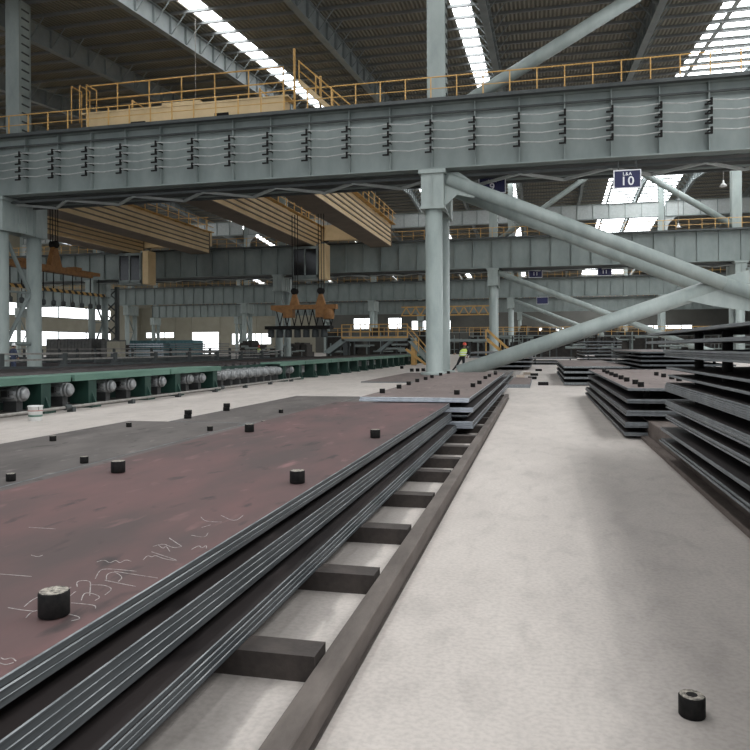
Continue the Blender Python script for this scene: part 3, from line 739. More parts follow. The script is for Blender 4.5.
# grey plates lying on the floor at left
G3 = 'grey plates lying on the floor at left'
plate(-8.2,-5.62,2.0,13.1,.012,.04,M['plate_grey'],M['edge_dull'],'large grey plate flat on the floor beside the roller-table walkway',G3)
plate(-5.6,-3.75,1.5,12.6,.012,.04,M['plate_grey'],M['edge_dull'],'grey plate flat on the floor directly left of the reddish stack',G3)
plate(-7.35,-5.3,13.15,20.9,.012,.04,M['plate_grey'],M['edge_dull'],'grey plate flat on the floor farther down, left of the second stack',G3)
plate(-5.28,-3.6,12.65,20.8,.012,.04,M['plate_grey'],M['edge_dull'],'grey plate flat on the floor between the far floor plate and second stack',G3)
plate(-7.6,-4.3,30,41,.012,.05,M['plate_brown'],M['edge_dull'],'brown-grey plate flat on the floor before the near column foot',G3)
for i, (x, y) in enumerate([(-3.47, 5), ]):
    plate(-3.72,-3.46,-2.3,11.7,.04,.565,M['plate_grey'],M['sleeper'],'x','y') if False else None

# spacer blocks standing on top
def make_block():
    root = empty('spacer_block')
    MB().lathe([(.048,0),(.0515,.004),(.0515,.079),(.048,.084)],28).build('body', M['black'], root, True)
    MB().lathe([(.047,.084),(.047,.0852),(.0,.0852)],24).build('top_face', M['block_grey'], root)
    return root
bk = make_block(); bfirst = True
def block(x, y, z, label, group=None, s=1):
    global bfirst
    o = bk if bfirst else copy_tree(bk); bfirst = False
    o.location = (x,y,z); o.rotation_euler.z = random.uniform(0,6); o.scale = (s,s,s)
    return tag(o, label, 'spacer block', group)
b = block(-1.64, 2.15, .5855, 'black round spacer block with pale rusty top beside chalk marks on the reddish plate', 'blocks on the reddish plate')
b.children[1].data = b.children[1].data.copy(); b.children[1].data.materials[0] = M['block_top']
block(.59, 3.12, 0, 'black round spacer block with a grey ring top alone on the aisle floor')
ring = [c for c in bpy.data.objects if c.parent and c.parent.get('label','').startswith('black round spacer block with a grey')]
MB().lathe([(.0,.0853),(.022,.0853),(.022,.086),(.0,.086)],16).build('centre_hole', M['black'], ring[0].parent)
GR = 'blocks on the reddish plate'
block(-3.07, 4.75, .5855, 'black round spacer block on the left side of the reddish plate, nearer of two there', GR)
block(-1.62, 4.62, .5855, 'black round spacer block midway along the right side of the reddish plate', GR)
block(-1.65, 7.1, .5855, 'black round spacer block near the right far corner of the reddish plate', GR)
block(-3.13, 7.35, .5855, 'black round spacer block near the left far corner of the reddish plate', GR)
GG = 'blocks on the grey floor plates'
for i, (x, y, n) in enumerate([(-5.76,6.84,1),(-7.61,9.97,1),(-5.73,8.11,1),(-7.55,12.04,1),(-7.24,13.75,2),(-7.22,15.6,2),(-5.75,11.74,1),(-5.15,12.8,1),(-5.74,15.28,1)]):
    w = ['nearest the camera at the left photo edge','nearest on the outer edge','second nearest in the inner line','at the far outer corner of the first plate','bottom of the nearer two-high pair','bottom of the farther two-high pair','third in the inner line','beside the gap of the reddish plate','farthest, near the second stack'][i]
    lo_ = block(x, y, .0395, 'black spacer block on grey floor plates, '+w, GG)
    if n == 2: lo_.scale = (1.5,1.5,1.06)
    if n == 2: up_ = block(x+.015, y-.01, .1305, 'black spacer block stacked on another, '+('nearer' if i == 4 else 'farther')+' pair on grey plates', GG); up_.scale = (1.5,1.5,1.06)
G4 = 'blocks on the second left stack'
for side, X_, ys in (('left', -2.9, [13.0,14.5,15.9,17.3,18.5,19.7,21.4,23]), ('right', -1.42, [12.79,15.28,16.54,19.19,20.6,22.2,23.6])):
    for i, y in enumerate(ys):
        block(X_+random.uniform(-.06,.06), y, .6595, f'black spacer block on the second left stack, {"nearest" if i == 0 else ORD[i]} in the {side} line', G4)

# ------------------------------------------------------------ right side stacks
G5 = 'plates of the tall right-hand stack'
L5 = [(1.655,1.685,1),(1.54,1.575,1),(1.37,1.46,4),(1.225,1.25,1),(1.13,1.155,1),(.95,1.055,6),(.75,.845,5),(.61,.665,3),(.45,.49,2),(.30,.345,2)]
sh = [(-.0,0,0,-.1+1.4),(0,0,0,.0+1.6),(0,0,0,.0),(.02,0,0,.0),(.02,0,0,-.1),(0,0,0,-.1),(0,0,0,-.15),(.0,0,0,-.1),(-.03,0,0,.05),(-.03,0,0,.1)]
stack(L5, 'the tall right-hand stack', G5, M['plate_brown'], M['edge_dull'], -1.6, 9.55, 1.5, 3.8, jx=.012, jy=.03, shift=sh,
      toplabel='single steel plate crowning the tall right-hand stack above eye level')
for a, b_ in zip(L5, L5[1:]):
    z0, z1 = b_[1], a[0]; me = make_spacer(z1-z0-.001); 
    for xx in (1.78, ):
        for yy in (5.0, 6.3, 7.6, 8.9):
            spacer(me, xx, yy, z0-.001, 'black spacer block between layers of the tall right-hand stack', 'spacers inside the tall right stack')
root = empty('support_rail', (1.9, 4, 0))
bevel(MB().box(-.33,-.12,-6,9.0,0,.06).build('low_beam', M['rail_right'], root), .006)
bevel(MB().box(-.22,.1,-6,9.3,.06,.2985).build('high_beam', M['rail_right'], root), .008)
MB().box(1.4,1.6,-6,9.0,0,.2985).build('inner_beam', M['rail_right'], root)
tag(root, 'rusty brown stepped rail under the tall right-hand stack', 'rail')
tag(bevel(MB().box(1.62,1.86,9.6+3.6-.6,12.0,0,.03).build('x', M['wood'])) if False else bevel(MB().box(-.12,.12,-1.3,1.2,0,.09).build('timber_beam', M['wood'], None, False, (1.85, 10.85, 0))), 'pale timber beam on the floor between the two right stacks', 'timber')
G6 = 'plates of the middle right stack'
ebright_layers = {0,1,2,3,4}
L6 = [(.785,.83,1),(.58,.65,2),(.38,.47,3),(.19,.28,3),(.05,.11,2)]
stack(L6, 'the middle right stack', G6, M['plate_brown'], M['edge'], 12.25, 22.2, 1.38, 3.65, jx=.01, jy=.02,
      shift=[(0,0,0,0),(-.02,0,0,.0),(-.04,0,-.05,.0),(-.06,0,-.05,.5),(-.07,0,0,.6)], toplabel='brownish plate with rows of black blocks atop the middle right stack', ebright=M['edge_dull'])
ebright_layers = set()
for a, b_ in zip(L6, L6[1:]):
    z0, z1 = b_[1], a[0]; me = make_spacer(z1-z0-.001)
    for xx in (1.75, ):
        for yy in (12.9, 15.2, 17.5, 19.8, 21.8): spacer(me, xx, yy, z0-.001, 'black spacer block between layers of the middle right stack', 'spacers inside the middle right stack')
tag(MB().box(-1.1,1.1,-.1,.1,0,.05).build('crossbeam', M['sleeper'], None, False, (2.5,13.5,0)), 'dark crossbeam under the near end of the middle right stack', 'crossbeam', 'crossbeams under the middle right stack')
tag(MB().box(-1.1,1.1,-.1,.1,0,.05).build('crossbeam', M['sleeper'], None, False, (2.5,20.5,0)), 'dark crossbeam under the far end of the middle right stack', 'crossbeam', 'crossbeams under the middle right stack')
G7 = 'blocks on the middle right stack'
for i, y in enumerate([12.6,13.5,14.5,15.5,16.6,17.5,18.7,19.8]):
    block(1.62+random.uniform(-.03,.03), y, .8295, f'black spacer block on the middle right stack, {"nearest" if i == 0 else ORD[i]} in the aisle-side line', G7)
for i, y in enumerate([14.8,15.6,16.6,17.6]):
    block(2.6, y, .8295, f'black spacer block on the middle right stack, {"nearest" if i == 0 else ORD[i]} in the inner line', G7)
G8 = 'plates of the third right stack'
ebright_layers = {0,1,2,3}
stack([(.68,.75,1),(.48,.56,2),(.26,.34,2),(.04,.13,2)], 'the third right stack down the aisle', G8, M['plate_brown'], M['edge'], 28.7, 42, .86, 3.3,
      ebright=M['lip'], toplabel='brownish top plate of the third right stack far down the aisle', sp=((2.0,),(29.2,35,41)))
ebright_layers = set()
stack([(1.26,1.32,1),(1.12,1.17,2),(.96,1.02,1),(.80,.86,2),(.64,.70,1),(.45,.52,2),(.24,.30,1),(.0,.1,2)], 'the stack behind the middle right stack', 'plates of the stack behind the middle right stack', M['plate_brown'], M['edge'], 27, 38, 3.5, 6.6, jx=.03, jy=.06, sp=((3.9,6.0),(27.5,34)))
stack([(1.86,1.95,2),(1.62,1.7,2),(1.36,1.44,2),(1.1,1.2,2),(.84,.94,2),(.58,.66,2),(.3,.4,2),(0,.12,2)], 'the tall dark stack at the aisle far end', 'plates of the far dark stack', M['plate_brown'], M['edge_dull'], 58, 68, 3.2, 6.1, jx=.04, jy=.06, sp=((3.6,5.7),(58.6,)))
stack([(1.1,1.2,2),(.8,.9,2),(.5,.6,2),(.2,.3,2)], 'the low wide stack beyond the worker', 'plates of the stack beyond the worker', M['plate_grey'], M['edge_dull'], 48, 58, -4.6, -.6, jx=.04, sp=((-3.5,-1.2),(48.6,)))
stack([(1.2,1.3,2),(.8,.9,2),(.4,.5,2),(.1,.2,2)], 'the stack right of the third right stack', 'plates of the stack right of the third one', M['plate_grey'], M['edge_dull'], 44, 56, 5.2, 8.4, jx=.04, sp=((5.6,8),(44.6,)))
stack([(.30,.42,3),(.05,.17,3)], 'the small stack under the tube brace', 'plates of the small stack under the brace', M['plate_grey'], M['lip'], 27.6, 34, -1.95, -1.25, sp=((-1.6,),(28,33)))
plate(-1.22,-.4,26.9,33,.0,.13,M['plate_brown'],M['edge_dull'],'thick dark plate on the floor at the far end of the left rail','far low plates')
stack([(.5,.6,2),(.2,.3,2),(0,.06,1)], 'the low dark stack across the aisle end', 'plates across the aisle end', M['plate_grey'], M['edge_dull'], 62, 68, -1.0, 2.9, sp=((-.5,2.4),(62.5,)))
for i, (x, y, z) in enumerate([(-.15,46,0),(-.35,38.5,0),(-.75,40,0),(-.4,34.2,0),(.08,28.9,0),(-1.0,36.2,0)]):
    w = ['farthest','second farthest','leftmost of the middle ones','before the middle ones','lying alone in mid aisle','nearest the thick dark plate'][i]
    tag(bevel(MB().box(-.2,.2,-.12,.12,0,.13).build('dunnage_block', M['wood'] if i in (2,5) else M['black'], None, False, (x,y,0)), .01), f'{"pale" if i in (2,5) else "black"} dunnage block on the far aisle floor, {w}', 'dunnage block', 'dunnage blocks on the far aisle floor')
for i, (x, y) in enumerate([(-9.75,50.5),(-7.9,44.2),(-7.6,44.6),(-7.3,45),(-7.0,45.4)]):
    block(x, y, 0, 'small black block on the floor near the yellow stair, '+(['alone by the roller table','leftmost of four','second from left of four','third from left of four','rightmost of four'][i]), 'blocks near the yellow stair', 2.4)
# plates seen beyond the roller table
for j, (x0, x1, y0, y1, n, nm) in enumerate([(-47,-42.5,75,80,8,'silvery-ended stack beyond the cooling bed'),(-42.3,-37.5,76,82,8,'dark stack beside the silvery-ended one'),(-36.5,-33,80,84,4,'low dark stack near the daylit doorway')]):
    lay = [(2.15*n/8-.26*i-.12, 2.15*n/8-.26*i, 1) for i in range(n)]
    ebright_layers = set(range(9)) if j == 0 else set()
    stack(lay, 'the '+nm, 'plates of the '+nm, M['plate_grey'], M['edge_dull'], y0, y1, x0, x1, jx=.06, ebright=M['edge_bright'] if j == 0 else None, sp=((x0+.6,x1-.6),(y0+.4,)))
ebright_layers = set()

# ------------------------------------------------------------ signs, lamps
def sign(x, y, z, w, h, lines, label):
    root = empty('bay_sign', (x, y, z))
    MB().box(-w/2,w/2,0,.05,-h/2,h/2).build('panel', M['navy'], root)
    MB().box(-w/2-.05,w/2+.05,-.02,.07,h/2,h/2+.05).box(-w/2-.05,w/2+.05,-.02,.07,-h/2-.05,-h/2).box(-w/2-.05,-w/2,-.02,.07,-h/2,h/2).box(w/2,w/2+.05,-.02,.07,-h/2,h/2).build('frame', M['signwhite'], root)
    for txt, size, zz in lines:
        cu = bpy.data.curves.new('lettering', 'FONT'); cu.body = txt; cu.size = size; cu.align_x = 'CENTER'; cu.align_y = 'CENTER'; cu.extrude = .008; cu.offset = size*.012; cu.space_character = 1.15
        cu.materials.append(M['signwhite'])
        tmp = bpy.data.objects.new('tmp', cu); COL.objects.link(tmp)
        dg = bpy.context.evaluated_depsgraph_get(); lm = bpy.data.meshes.new_from_object(tmp.evaluated_get(dg), depsgraph=dg); bpy.data.objects.remove(tmp)
        o = bpy.data.objects.new('lettering', lm); COL.objects.link(o); o.parent = root; o.location = (0,-.012,zz); o.rotation_euler = (R_(90),0,0)
    MB().tube((-w*.35,.02,h/2),(-w*.35,.02,h/2+.5),.025,6).tube((w*.35,.02,h/2),(w*.35,.02,h/2+.5),.025,6).build('hanger', M['steel_dark'], root)
    return tag(root, label, 'sign', 'navy bay number signs')
sign(4.18, 37.1, 9.75, 1.2, .82, [('L&A',.22,.25),('10',.6,-.11)], 'navy sign reading 10 hanging under the near girder')
sign(-2.6, 40.2, 10.5, 1.4, .8, [('L&A',.24,.24),('9',.58,-.1)], 'navy sign reading 9 partly behind the tube brace beside the column')
sign(-.6, 87.5, 10.3, 1.5, .9, [('11',.6,-.05)], 'tiny distant navy sign under the second girder row, left one')
sign(7.3, 87.5, 10.3, 1.5, .9, [('11',.6,-.05)], 'tiny distant navy sign under the second girder row, right one')
sign(.3, 137.3, 10.2, 2.0, 1.2, [], 'tiny distant navy sign under the third girder row')
def lamp(x, y, z, label, s=.55):
    root = empty('pendant_lamp', (x, y, z))
    MB().lathe([(a*s, b*s) for a, b in ((.42,0),(.38,.12),(.2,.35),(.12,.4),(.12,.65),(.05,.75))],20).build('shade', M['white'], root, True)
    MB().lathe([(.3*s,-.02),(.3*s,.0),(.02,.0)],16).build('diffuser', M['signwhite'], root)
    MB().tube((0,0,.72*s),(0,0,zr(y)-z-.1),.025,6).build('cord', M['pipe'], root)
    tag(root, label, 'lamp', 'pendant high-bay lamps')
lamp(11.5, 50, 11.8, 'white pendant high-bay lamp, higher one right of the navy sign')
lamp(13.0, 74, 13.0, 'smaller white pendant high-bay lamp hanging left of the higher one')
lamp(-23.5, 46, 17.6, 'small pendant lamp on a long rod above the beige end carriage')

# ------------------------------------------------------------ walkway bridge and stair
root = empty('walkway_bridge', (-14, 62, 0))
MB().box(-3.3,3.3,-.6,.6,2.1,2.4).prism([(-5.0,1.2),(-4.5,1.0),(-2.9,2.1),(-3.3,2.4)],-.6,.6).prism([(.9,2.1),(1.3,2.1),(.2,1.2),(-.3,1.2)],-.3,.3).build('deck', M['steel'], root)
for i in range(8): MB().box(-3.3+i*.85-.04,-3.3+i*.85+.04,-.6,-.52,2.4,3.6).build('post', M['yellow'], root)
MB().box(-3.3,2.7,-.6,-.53,3.55,3.62).box(-3.3,2.7,-.6,-.54,2.95,3.0).box(-3.3,2.7,-.62,-.58,2.35,2.5).build('handrail', M['yellow'], root)
for x in (-3.2, 2.95): MB().box(x,x+.35,-.5,-.2,0,2.1).box(x,x+.35,.2,.5,0,2.1).build('leg', M['yellow'] if x > 0 else M['steel_dark'], root)
MB().bar((2.7,-.55,2.3),(4.6,-.55,.15),.1,.3).bar((2.7,.55,2.3),(4.6,.55,.15),.1,.3).build('stair_stringer', M['steel'], root)
for i in range(9): MB().box(2.75+i*.21,2.95+i*.21,-.5,.5,2.05-i*.23,2.09-i*.23).build('tread', M['steel_dark'], root)
MB().bar((2.7,-.58,3.4),(4.6,-.58,1.25),.08).bar((2.7,-.58,2.9),(4.6,-.58,.75),.06).box(4.55,4.63,-.62,-.54,0,1.3).box(3.6,3.68,-.62,-.54,1.2,2.3).bar((2.5,-.5,1.4),(4.3,-.5,.0),.12,.2).build('stair_rail', M['yellow'], root)
tag(root, 'grey walkway bridge with yellow handrail and stair beyond the roller table', 'walkway')
root = empty('walkway_stair', (-2.8, 60, 0))
MB().bar((-1.6,0,3.0),(1.0,0,.6),.12,.2).bar((-1.6,0,2.2),(1.0,0,0),.1,.25).box(-1.7,-1.6,-.05,.05,0,3.0).box(-.5,-.42,-.05,.05,1.2,2.1).build('stair_rail', M['yellow'], root)
MB().box(-4.6,-1.6,-.4,.6,2.0,2.2).build('deck', M['steel'], root)
tag(root, 'yellow stair rail sloping down right behind the vested worker', 'stair')

# ------------------------------------------------------------ background machinery
def machine(name, x, y, w, d, h, label, cat='machine', rail=True, seed=1):
    rnd = random.Random(seed); root = empty(name, (x,y,0))
    mb = MB().box(-w/2,w/2,-d/2+.8,d/2,0,h*.35); t = -w/2
    while t < w/2-.6:
        ww = rnd.uniform(.8,2.4); hh = h*rnd.uniform(.4,1.0); e = min(t+ww, w/2)
        mb.box(t, e-.15, -d/2+rnd.uniform(0,1.5), d/2-rnd.uniform(0,2), 0, hh)
        if rnd.random() < .5: mb.box(t+.2, e-.4, -d/2+1, d/2-1, hh, hh+h*.12)
        t = e
    mb.build('frame', M['dark'], root)
    mb = MB(); t = -w/2+.5
    while t < w/2-.5:
        z = rnd.uniform(.15,.8)*h; mb.tube((t,-d/2-.25,z),(min(t+rnd.uniform(1,3),w/2),-d/2-.25,z), rnd.uniform(.06,.2),8); t += rnd.uniform(.6,1.6)
    for q_ in range(int(w/1.8)):
        t = rnd.uniform(-w/2+.3,w/2-.3); mb.tube((t,-d/2-.15,0),(t,-d/2-.15,rnd.uniform(.4,1)*h), rnd.uniform(.05,.12),8)
    mb.build('pipework', M['steel'], root)
    if rail:
        n = max(3, int(w/1.6)); z = h*.8
        MB().box(-w/2,w/2,-d/2-.4,-d/2+.5,z-.12,z).build('walkway', M['steel'], root)
        for i in range(n): MB().box(-w/2+i*w/n,-w/2+i*w/n+.07,-d/2-.4,-d/2-.33,z,z+1.1).build('rail_post', M['yellow'], root)
        MB().box(-w/2,w/2,-d/2-.4,-d/2-.33,z+1.05,z+1.12).box(-w/2,w/2,-d/2-.4,-d/2-.33,z+.5,z+.56).build('guard_rail', M['yellow'], root)
        mb = MB()
        for i in range(int(w/2)): MB().box(-w/2+i*2,-w/2+i*2+.2,-d/2-.35,-d/2-.2,0,z-.1).build('leg', M['steel_dark'], root)
    return tag(root, label, cat)
machine('roll_stand', -22, 100, 15, 6, 4.0, 'large dark rolling machine behind the orange lifting beam', seed=2)
machine('roll_stand', -2, 106, 16, 6, 4.0, 'large dark machine seen between near column and second-row column', seed=3)
machine('roll_stand', 16, 104, 17, 6, 3.8, 'wide dark machine seen right of the second-row column', seed=4)
machine('roll_stand', -14, 165, 24, 6, 6.2, 'distant dark machine left of the third-row column by the near column', seed=5)
machine('roll_stand', 10, 166, 20, 6, 6.0, 'distant dark machine over the aisle end', seed=6)
machine('roll_stand', 32, 160, 22, 6, 5.5, 'distant dark machine at the right photo edge', seed=7)
machine('roll_stand', -45, 118, 12, 5, 2.6, 'low dark machine left of the third-row column', rail=False, seed=8)
machine('roll_stand', -66, 112, 12, 5, 2.4, 'low dark machine before the daylit doorway', rail=False, seed=9)
machine('roll_stand', 30, 75, 12, 6, 4.0, 'dark machine behind the tall right-hand stack', seed=10)
root = empty('cooling_bed', (-42, 56, 0))
MB().box(-14,13,-9,10,.1,.5).build('bed', M['roller'], root)
for i in range(13):
    MB().box(-14+i*2.15,-13.8+i*2.15,-9,10,.5,.75).build('slat_bar', M['steel_dark'], root)
    MB().box(-14+i*2.15,-13.8+i*2.15,9.8,10,0,1.6).build('post', M['steel_dark'], root)
for z in (1.5,1.1): MB().box(-14,13,9.85,9.95,z,z+.1).build('side_rail', M['pipe'], root)
tag(root, 'second dark cooling bed at far left behind the near-row column', 'cooling bed')
def container(x, y, w, d, h, label, mt, z=0):
    root = empty('storage_box', (x,y,z))
    MB().box(-w/2,w/2,-d/2,d/2,0,h).build('body', M[mt], root)
    mb = MB(); t = -w/2
    while t <= w/2: mb.box(t-.05,t+.05,-d/2-.08,-d/2,0,h); t += .5
    mb.box(-w/2,w/2,-d/2-.1,-d/2,h-.15,h).box(-w/2,w/2,-d/2-.1,-d/2,0,.15)
    mb.build('corrugation', M[mt], root)
    tag(root, label, 'container')
container(-50.5, 90, 9.4, 3, 2.7, 'teal corrugated container behind the silvery-ended plates', 'teal')
container(-59, 84-2, 6.5, 3, 2.9, 'long grey-brown corrugated box at the left below the window band', 'box')
container(-53.5, 82, 2.2, 2, 2.7, 'small grey-brown box right of the long one at the left', 'box')
container(-47.3, 73, 1.6, 1, 2.4, 'pale beige cabinet beside the second-row column at left', 'wall')
# dark tower beside the second-row column at left
root = empty('pipe_tower', (-60.5, 92, 0))
MB().box(-1.2,-.8,-.3,.3,0,10.5).box(.8,1.2,-.3,.3,0,10.5).build('upright', M['steel_dark'], root)
mb = MB()
for i in range(6): mb.bar((-1,0,i*1.7),(1,0,i*1.7+1.7),.15).bar((1,0,i*1.7),(-1,0,i*1.7+1.7),.15)
mb.build('cross_bracing', M['steel_dark'], root)
tag(root, 'dark cross-braced steel tower behind the second-row column at left', 'tower')
# concrete plinth under the left near-row column
tag(MB().box(-2.2,2.2,-1.5,4.5,0,.3).build('column_plinth', M['steel_dark'], None, False, (XC[3],38,0)), 'low grey plinth under the near-row column at the photo left edge', 'plinth')
# far crane with yellow truss at centre
root = empty('distant_crane', (-22, 176, 0))
mb = MB()
for i in range(10): mb.bar((-12+i*2.4,0,9.6),(-12+i*2.4+1.2,0,11.6),.25).bar((-12+i*2.4+1.2,0,11.6),(-12+i*2.4+2.4,0,9.6),.25)
mb.box(-12,12,-.2,.2,9.4,9.7).box(-12,12,-.2,.2,11.5,11.8).build('truss', M['yellow'], root)
MB().box(-12,-11.6,-.3,.3,0,9.4).box(11.6,12,-.3,.3,0,9.4).build('leg', M['steel_dark'], root)
tag(root, 'distant yellow lattice crane bridge left of the near column', 'crane')

# ------------------------------------------------------------ people
def person(loc, rz, pose, mats, vest, helmet, label, scale=1.0):
    """pose: dict of joints in metres, z up, facing -y"""
    J = pose; root = empty('person', loc, rz); root.scale = (scale,)*3
    names = ['pelvis','waist','chest','neck','head','shl','ell','hal','shr','elr','har','hipl','knl','anl','tol','hipr','knr','anr','tor']
    E_ = [('pelvis','waist'),('waist','chest'),('chest','neck'),('neck','head'),('chest','shl'),('shl','ell'),('ell','hal'),('chest','shr'),('shr','elr'),('elr','har'),
          ('pelvis','hipl'),('hipl','knl'),('knl','anl'),('anl','tol'),('pelvis','hipr'),('hipr','knr'),('knr','anr'),('anr','tor')]
    rad = dict(pelvis=.15,waist=.135,chest=.165,neck=.062,head=.07,shl=.075,ell=.05,hal=.034,shr=.075,elr=.05,har=.034,hipl=.098,knl=.066,anl=.046,tol=.038,hipr=.098,knr=.066,anr=.046,tor=.038)
    me = bpy.data.meshes.new('body'); me.from_pydata([J[n] for n in names], [(names.index(a), names.index(b)) for a, b in E_], [])
    o = bpy.data.objects.new('body', me); COL.objects.link(o)
    sk = o.modifiers.new('skin', 'SKIN'); ss = o.modifiers.new('sub', 'SUBSURF'); ss.levels = 2; ss.render_levels = 2
    if not me.skin_vertices: me.skin_vertices.new() if hasattr(me.skin_vertices, 'new') else None
    for i, n in enumerate(names):
        d = me.skin_vertices[0].data[i]; d.radius = (rad[n]*1.12, rad[n]*(.85 if n in ('pelvis','waist','chest') else 1)); d.use_root = (n == 'pelvis')
    dg = bpy.context.evaluated_depsgraph_get(); ev = o.evaluated_get(dg)
    bm = bpy.data.meshes.new_from_object(ev, depsgraph=dg)
    bpy.data.objects.remove(o)
    mb = MB(); mb.v = [tuple(v.co) for v in bm.vertices]; mb.f = [tuple(p.vertices) for p in bm.polygons]
    zc = J['pelvis'][2]+.02; hands = [Vector(J['hal']), Vector(J['har'])]; nk = J['neck'][2]
    for p in bm.polygons:
        c = Vector(p.center)
        if c.z > nk+.0 or min((c-h).length for h in hands) < .05: mb.mi.append(2)
        elif c.z < zc: mb.mi.append(1)
        else: mb.mi.append(0)
    # head: ovoid with nose and ears; hands: palm and fingers
    H = Vector(J['head'])+Vector((0,-.01,.05))
    n, r_ = 14, 10; vs = []; fs = []
    for i in range(r_+1):
        t = math.pi*i/r_
        for k in range(n):
            a = 2*math.pi*k/n; rr = math.sin(t); zz = math.cos(t)
            x = .078*rr*math.cos(a); yv = .098*rr*math.sin(a); z = .118*zz
            if z < 0: x *= 1-.25*(-z/.118); yv *= 1-.12*(-z/.118)
            if abs(math.sin(a)+1) < .06 and abs(z+.012) < .03: yv -= .022
            vs.append(H+Vector((x,yv,z)))
    for i in range(r_):
        for k in range(n): fs.append((i*n+k,(i+1)*n+k,(i+1)*n+(k+1)%n,i*n+(k+1)%n))
    mb.add(vs, fs, 2)
    for sx in (-1,1): mb.lathe([(.008,-.03),(.02,-.02),(.022,.01),(.01,.03)],8,(H.x+sx*.08,H.y,H.z-.01),2)
    for hn, en in (('hal','ell'),('har','elr')):
        h = Vector(J[hn]); d = (h-Vector(J[en])).normalized(); s = d.cross(Vector((0,1,0)))
        s = (s if s.length > .1 else Vector((1,0,0))).normalized(); s2 = d.cross(s)
        mb.bar(h, h+d*.09, .075, .03, 2)
        for fi, fl in zip((-1.5,-.5,.5,1.5),(.06,.075,.08,.068)):
            b0 = h+d*.085+s*fi*.018; b1 = b0+d*fl*.6+s2*.008; mb.tube(b0,b1,.009,6,.008,2); mb.tube(b1,b1+d*fl*.4+s2*.02,.008,6,.006,2)
        mb.tube(h+d*.02+s*.03, h+d*.07+s*.06, .011,6,.008,2)
    for tn, an in (('tol','anl'),('tor','anr')):
        t = Vector(J[tn]); a = Vector(J[an]); mb.bar(Vector((a.x,a.y,t.z-.0))+(Vector((a.x,a.y,0))-Vector((t.x,t.y,0)))*.3, Vector((t.x,t.y,t.z))+(t-a)*.25, .095,.08,3)
    body = mb.build('body', [M[mats[0]],M[mats[1]],M['skin'],M['black']], root, True)
    # face
    MB().lathe([(.006,-.004),(.01,0),(.006,.004)],8,(H.x-.03,H.y-.09,H.z+.005)).lathe([(.006,-.004),(.01,0),(.006,.004)],8,(H.x+.03,H.y-.09,H.z+.005)).box(H.x-.022,H.x+.022,H.y-.092,H.y-.084,H.z-.06,H.z-.052).build('face_features', M['hair'], root)
    # hair and helmet
    MB().lathe([(.085,-.06),(.09,-.0),(.088,.04)],16,(H.x,H.y+.012,H.z)).build('hair', M['hair'], root, True)
    hl = MB().lathe([(.118,.02),(.115,.03),(.112,.06),(.098,.11),(.07,.15),(.03,.168),(.0,.17)],20,(H.x,H.y,H.z))
    hl.box(H.x-.08,H.x+.08,H.y-.17,H.y-.08,H.z+.02,H.z+.032).box(H.x-.012,H.x+.012,H.y-.09,H.y+.09,H.z+.14,H.z+.178)
    hl.build('helmet', M[helmet], root, True)
    if vest:
        c = Vector(J['chest']); w = Vector(J['waist']); p = Vector(J['pelvis']); k = Vector(J['neck'])
        vb = MB(); rings = [(p*.6+w*.4,.215,.185),(w,.205,.175),(w*.5+c*.5,.215,.18),(c,.225,.19),(c*.4+k*.6,.17,.13)]
        nn = 20
        for cen, a, b in rings:
            for i in range(nn):
                t = 2*math.pi*i/nn; vb.v.append(tuple(cen+Vector((a*math.cos(t), b*math.sin(t), 0))))
        for i in range(len(rings)-1):
            for q in range(nn):
                vb.f.append((i*nn+q, i*nn+(q+1)%nn, (i+1)*nn+(q+1)%nn, (i+1)*nn+q)); vb.mi.append(0)
        vo = vb.build('vest', M['vest'], root, True)
        s_ = vo.modifiers.new('solid','SOLIDIFY'); s_.thickness = .012
        bb = MB()
        for cen, a, b in ((w,.212,.182),(w*.45+c*.55,.222,.19)):
            st = len(bb.v)
            for dz in (-.025,.025):
                for i in range(nn): t = 2*math.pi*i/nn; bb.v.append(tuple(cen+Vector((a*math.cos(t), b*math.sin(t), dz))))
            for q in range(nn): bb.f.append((st+q, st+(q+1)%nn, st+nn+(q+1)%nn, st+nn+q)); bb.mi.append(0)
        bb.build('reflective_band', M['vest_band'], vo, True)
    return tag(root, label, 'person')
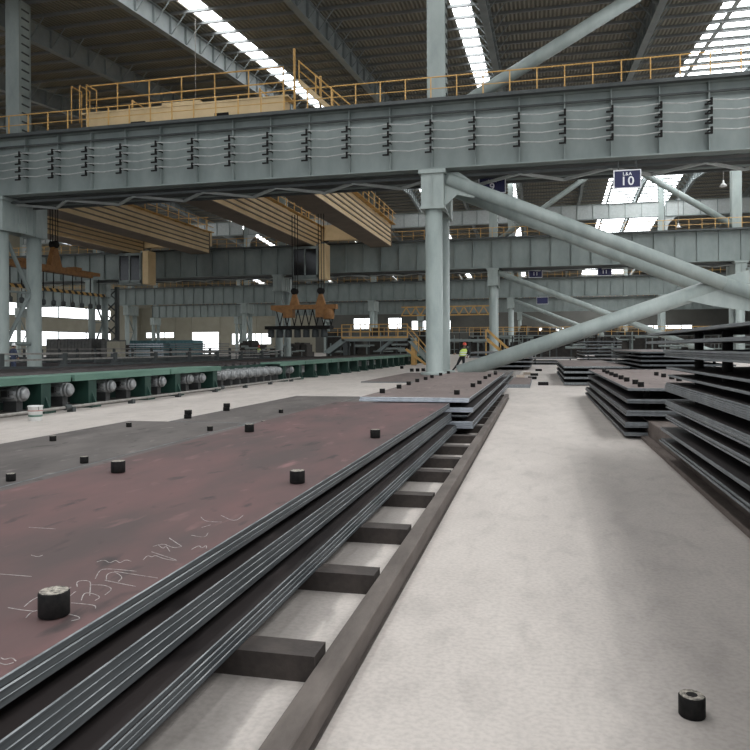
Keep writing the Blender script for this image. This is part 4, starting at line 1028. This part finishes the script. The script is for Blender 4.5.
def pose_stand(spread=.12, lean=0, armout=.0):
    return dict(pelvis=(0,0,.95),waist=(lean*.3,0,1.1),chest=(lean*.7,0,1.32),neck=(lean,0,1.5),head=(lean*1.15,-.01,1.58),
        shl=(lean*.85-.19,0,1.41),ell=(lean*.7-.30-armout,.02,1.17),hal=(lean*.6-.2,-.12-armout*.3,.98),shr=(lean*.85+.19,0,1.41),elr=(lean*.7+.30+armout,.02,1.17),har=(lean*.6+.2,-.12-armout*.3,.98),
        hipl=(-.095,0,.88),knl=(-.1-spread*.5,-.02,.48),anl=(-.11-spread,.03,.09),tol=(-.12-spread,-.13,.04),hipr=(.095,0,.88),knr=(.1+spread*.4,-.02,.48),anr=(.11+spread*.6,.03,.09),tor=(.12+spread*.6,-.13,.04))
P1 = pose_stand(.3, .13, .05)
P1.update(anl=(-.62,.02,.10), knl=(-.28,0,.5), tol=(-.78,-.05,.045), anr=(.0,.05,.10), knr=(.08,-.05,.5), tor=(-.06,-.12,.045), hal=(-.42,-.12,1.15), ell=(-.28,-.02,1.2), hipl=(-.1,0,.88))
person((-4.45, 41.6-.2, 0), 0.25, P1, ('jacket','trouser'), True, 'helmet_red', 'worker in red helmet and yellow-green vest striding left beside the near column')
person((-30.1, 36.0, 0), math.pi-.4, pose_stand(.05,0,.1), ('blue','blue'), False, 'helmet_white', 'worker in dark blue overalls and white helmet seen from behind at far left', 1.06)
person((-33.2, 81, 0), .3, pose_stand(.05,0,.05), ('jacket','trouser'), True, 'helmet_red', 'distant worker in yellow vest beside the second-row column', 1.05)
person((-50.6, 78, 0), 1.2, pose_stand(.05,0,.02), ('jacket','trouser'), False, 'helmet_red', 'distant dark-clothed worker standing at the left near the pale column', 1.05)

# ------------------------------------------------------------ world, render settings
wd = bpy.data.worlds.new('world'); SC.world = wd; wd.use_nodes = True
bg = wd.node_tree.nodes['Background']; bg.inputs[0].default_value = (.88,.94,1,1); bg.inputs[1].default_value = 1.1
SC.view_settings.view_transform = 'Standard'; SC.view_settings.look = 'None'; SC.view_settings.gamma = 1; SC.view_settings.exposure = -.04
SC.view_settings.use_curve_mapping = False
SC.cycles.use_denoising = True; SC.cycles.max_bounces = 6; SC.cycles.diffuse_bounces = 4; SC.cycles.glossy_bounces = 3
SC.cycles.sample_clamp_indirect = 8
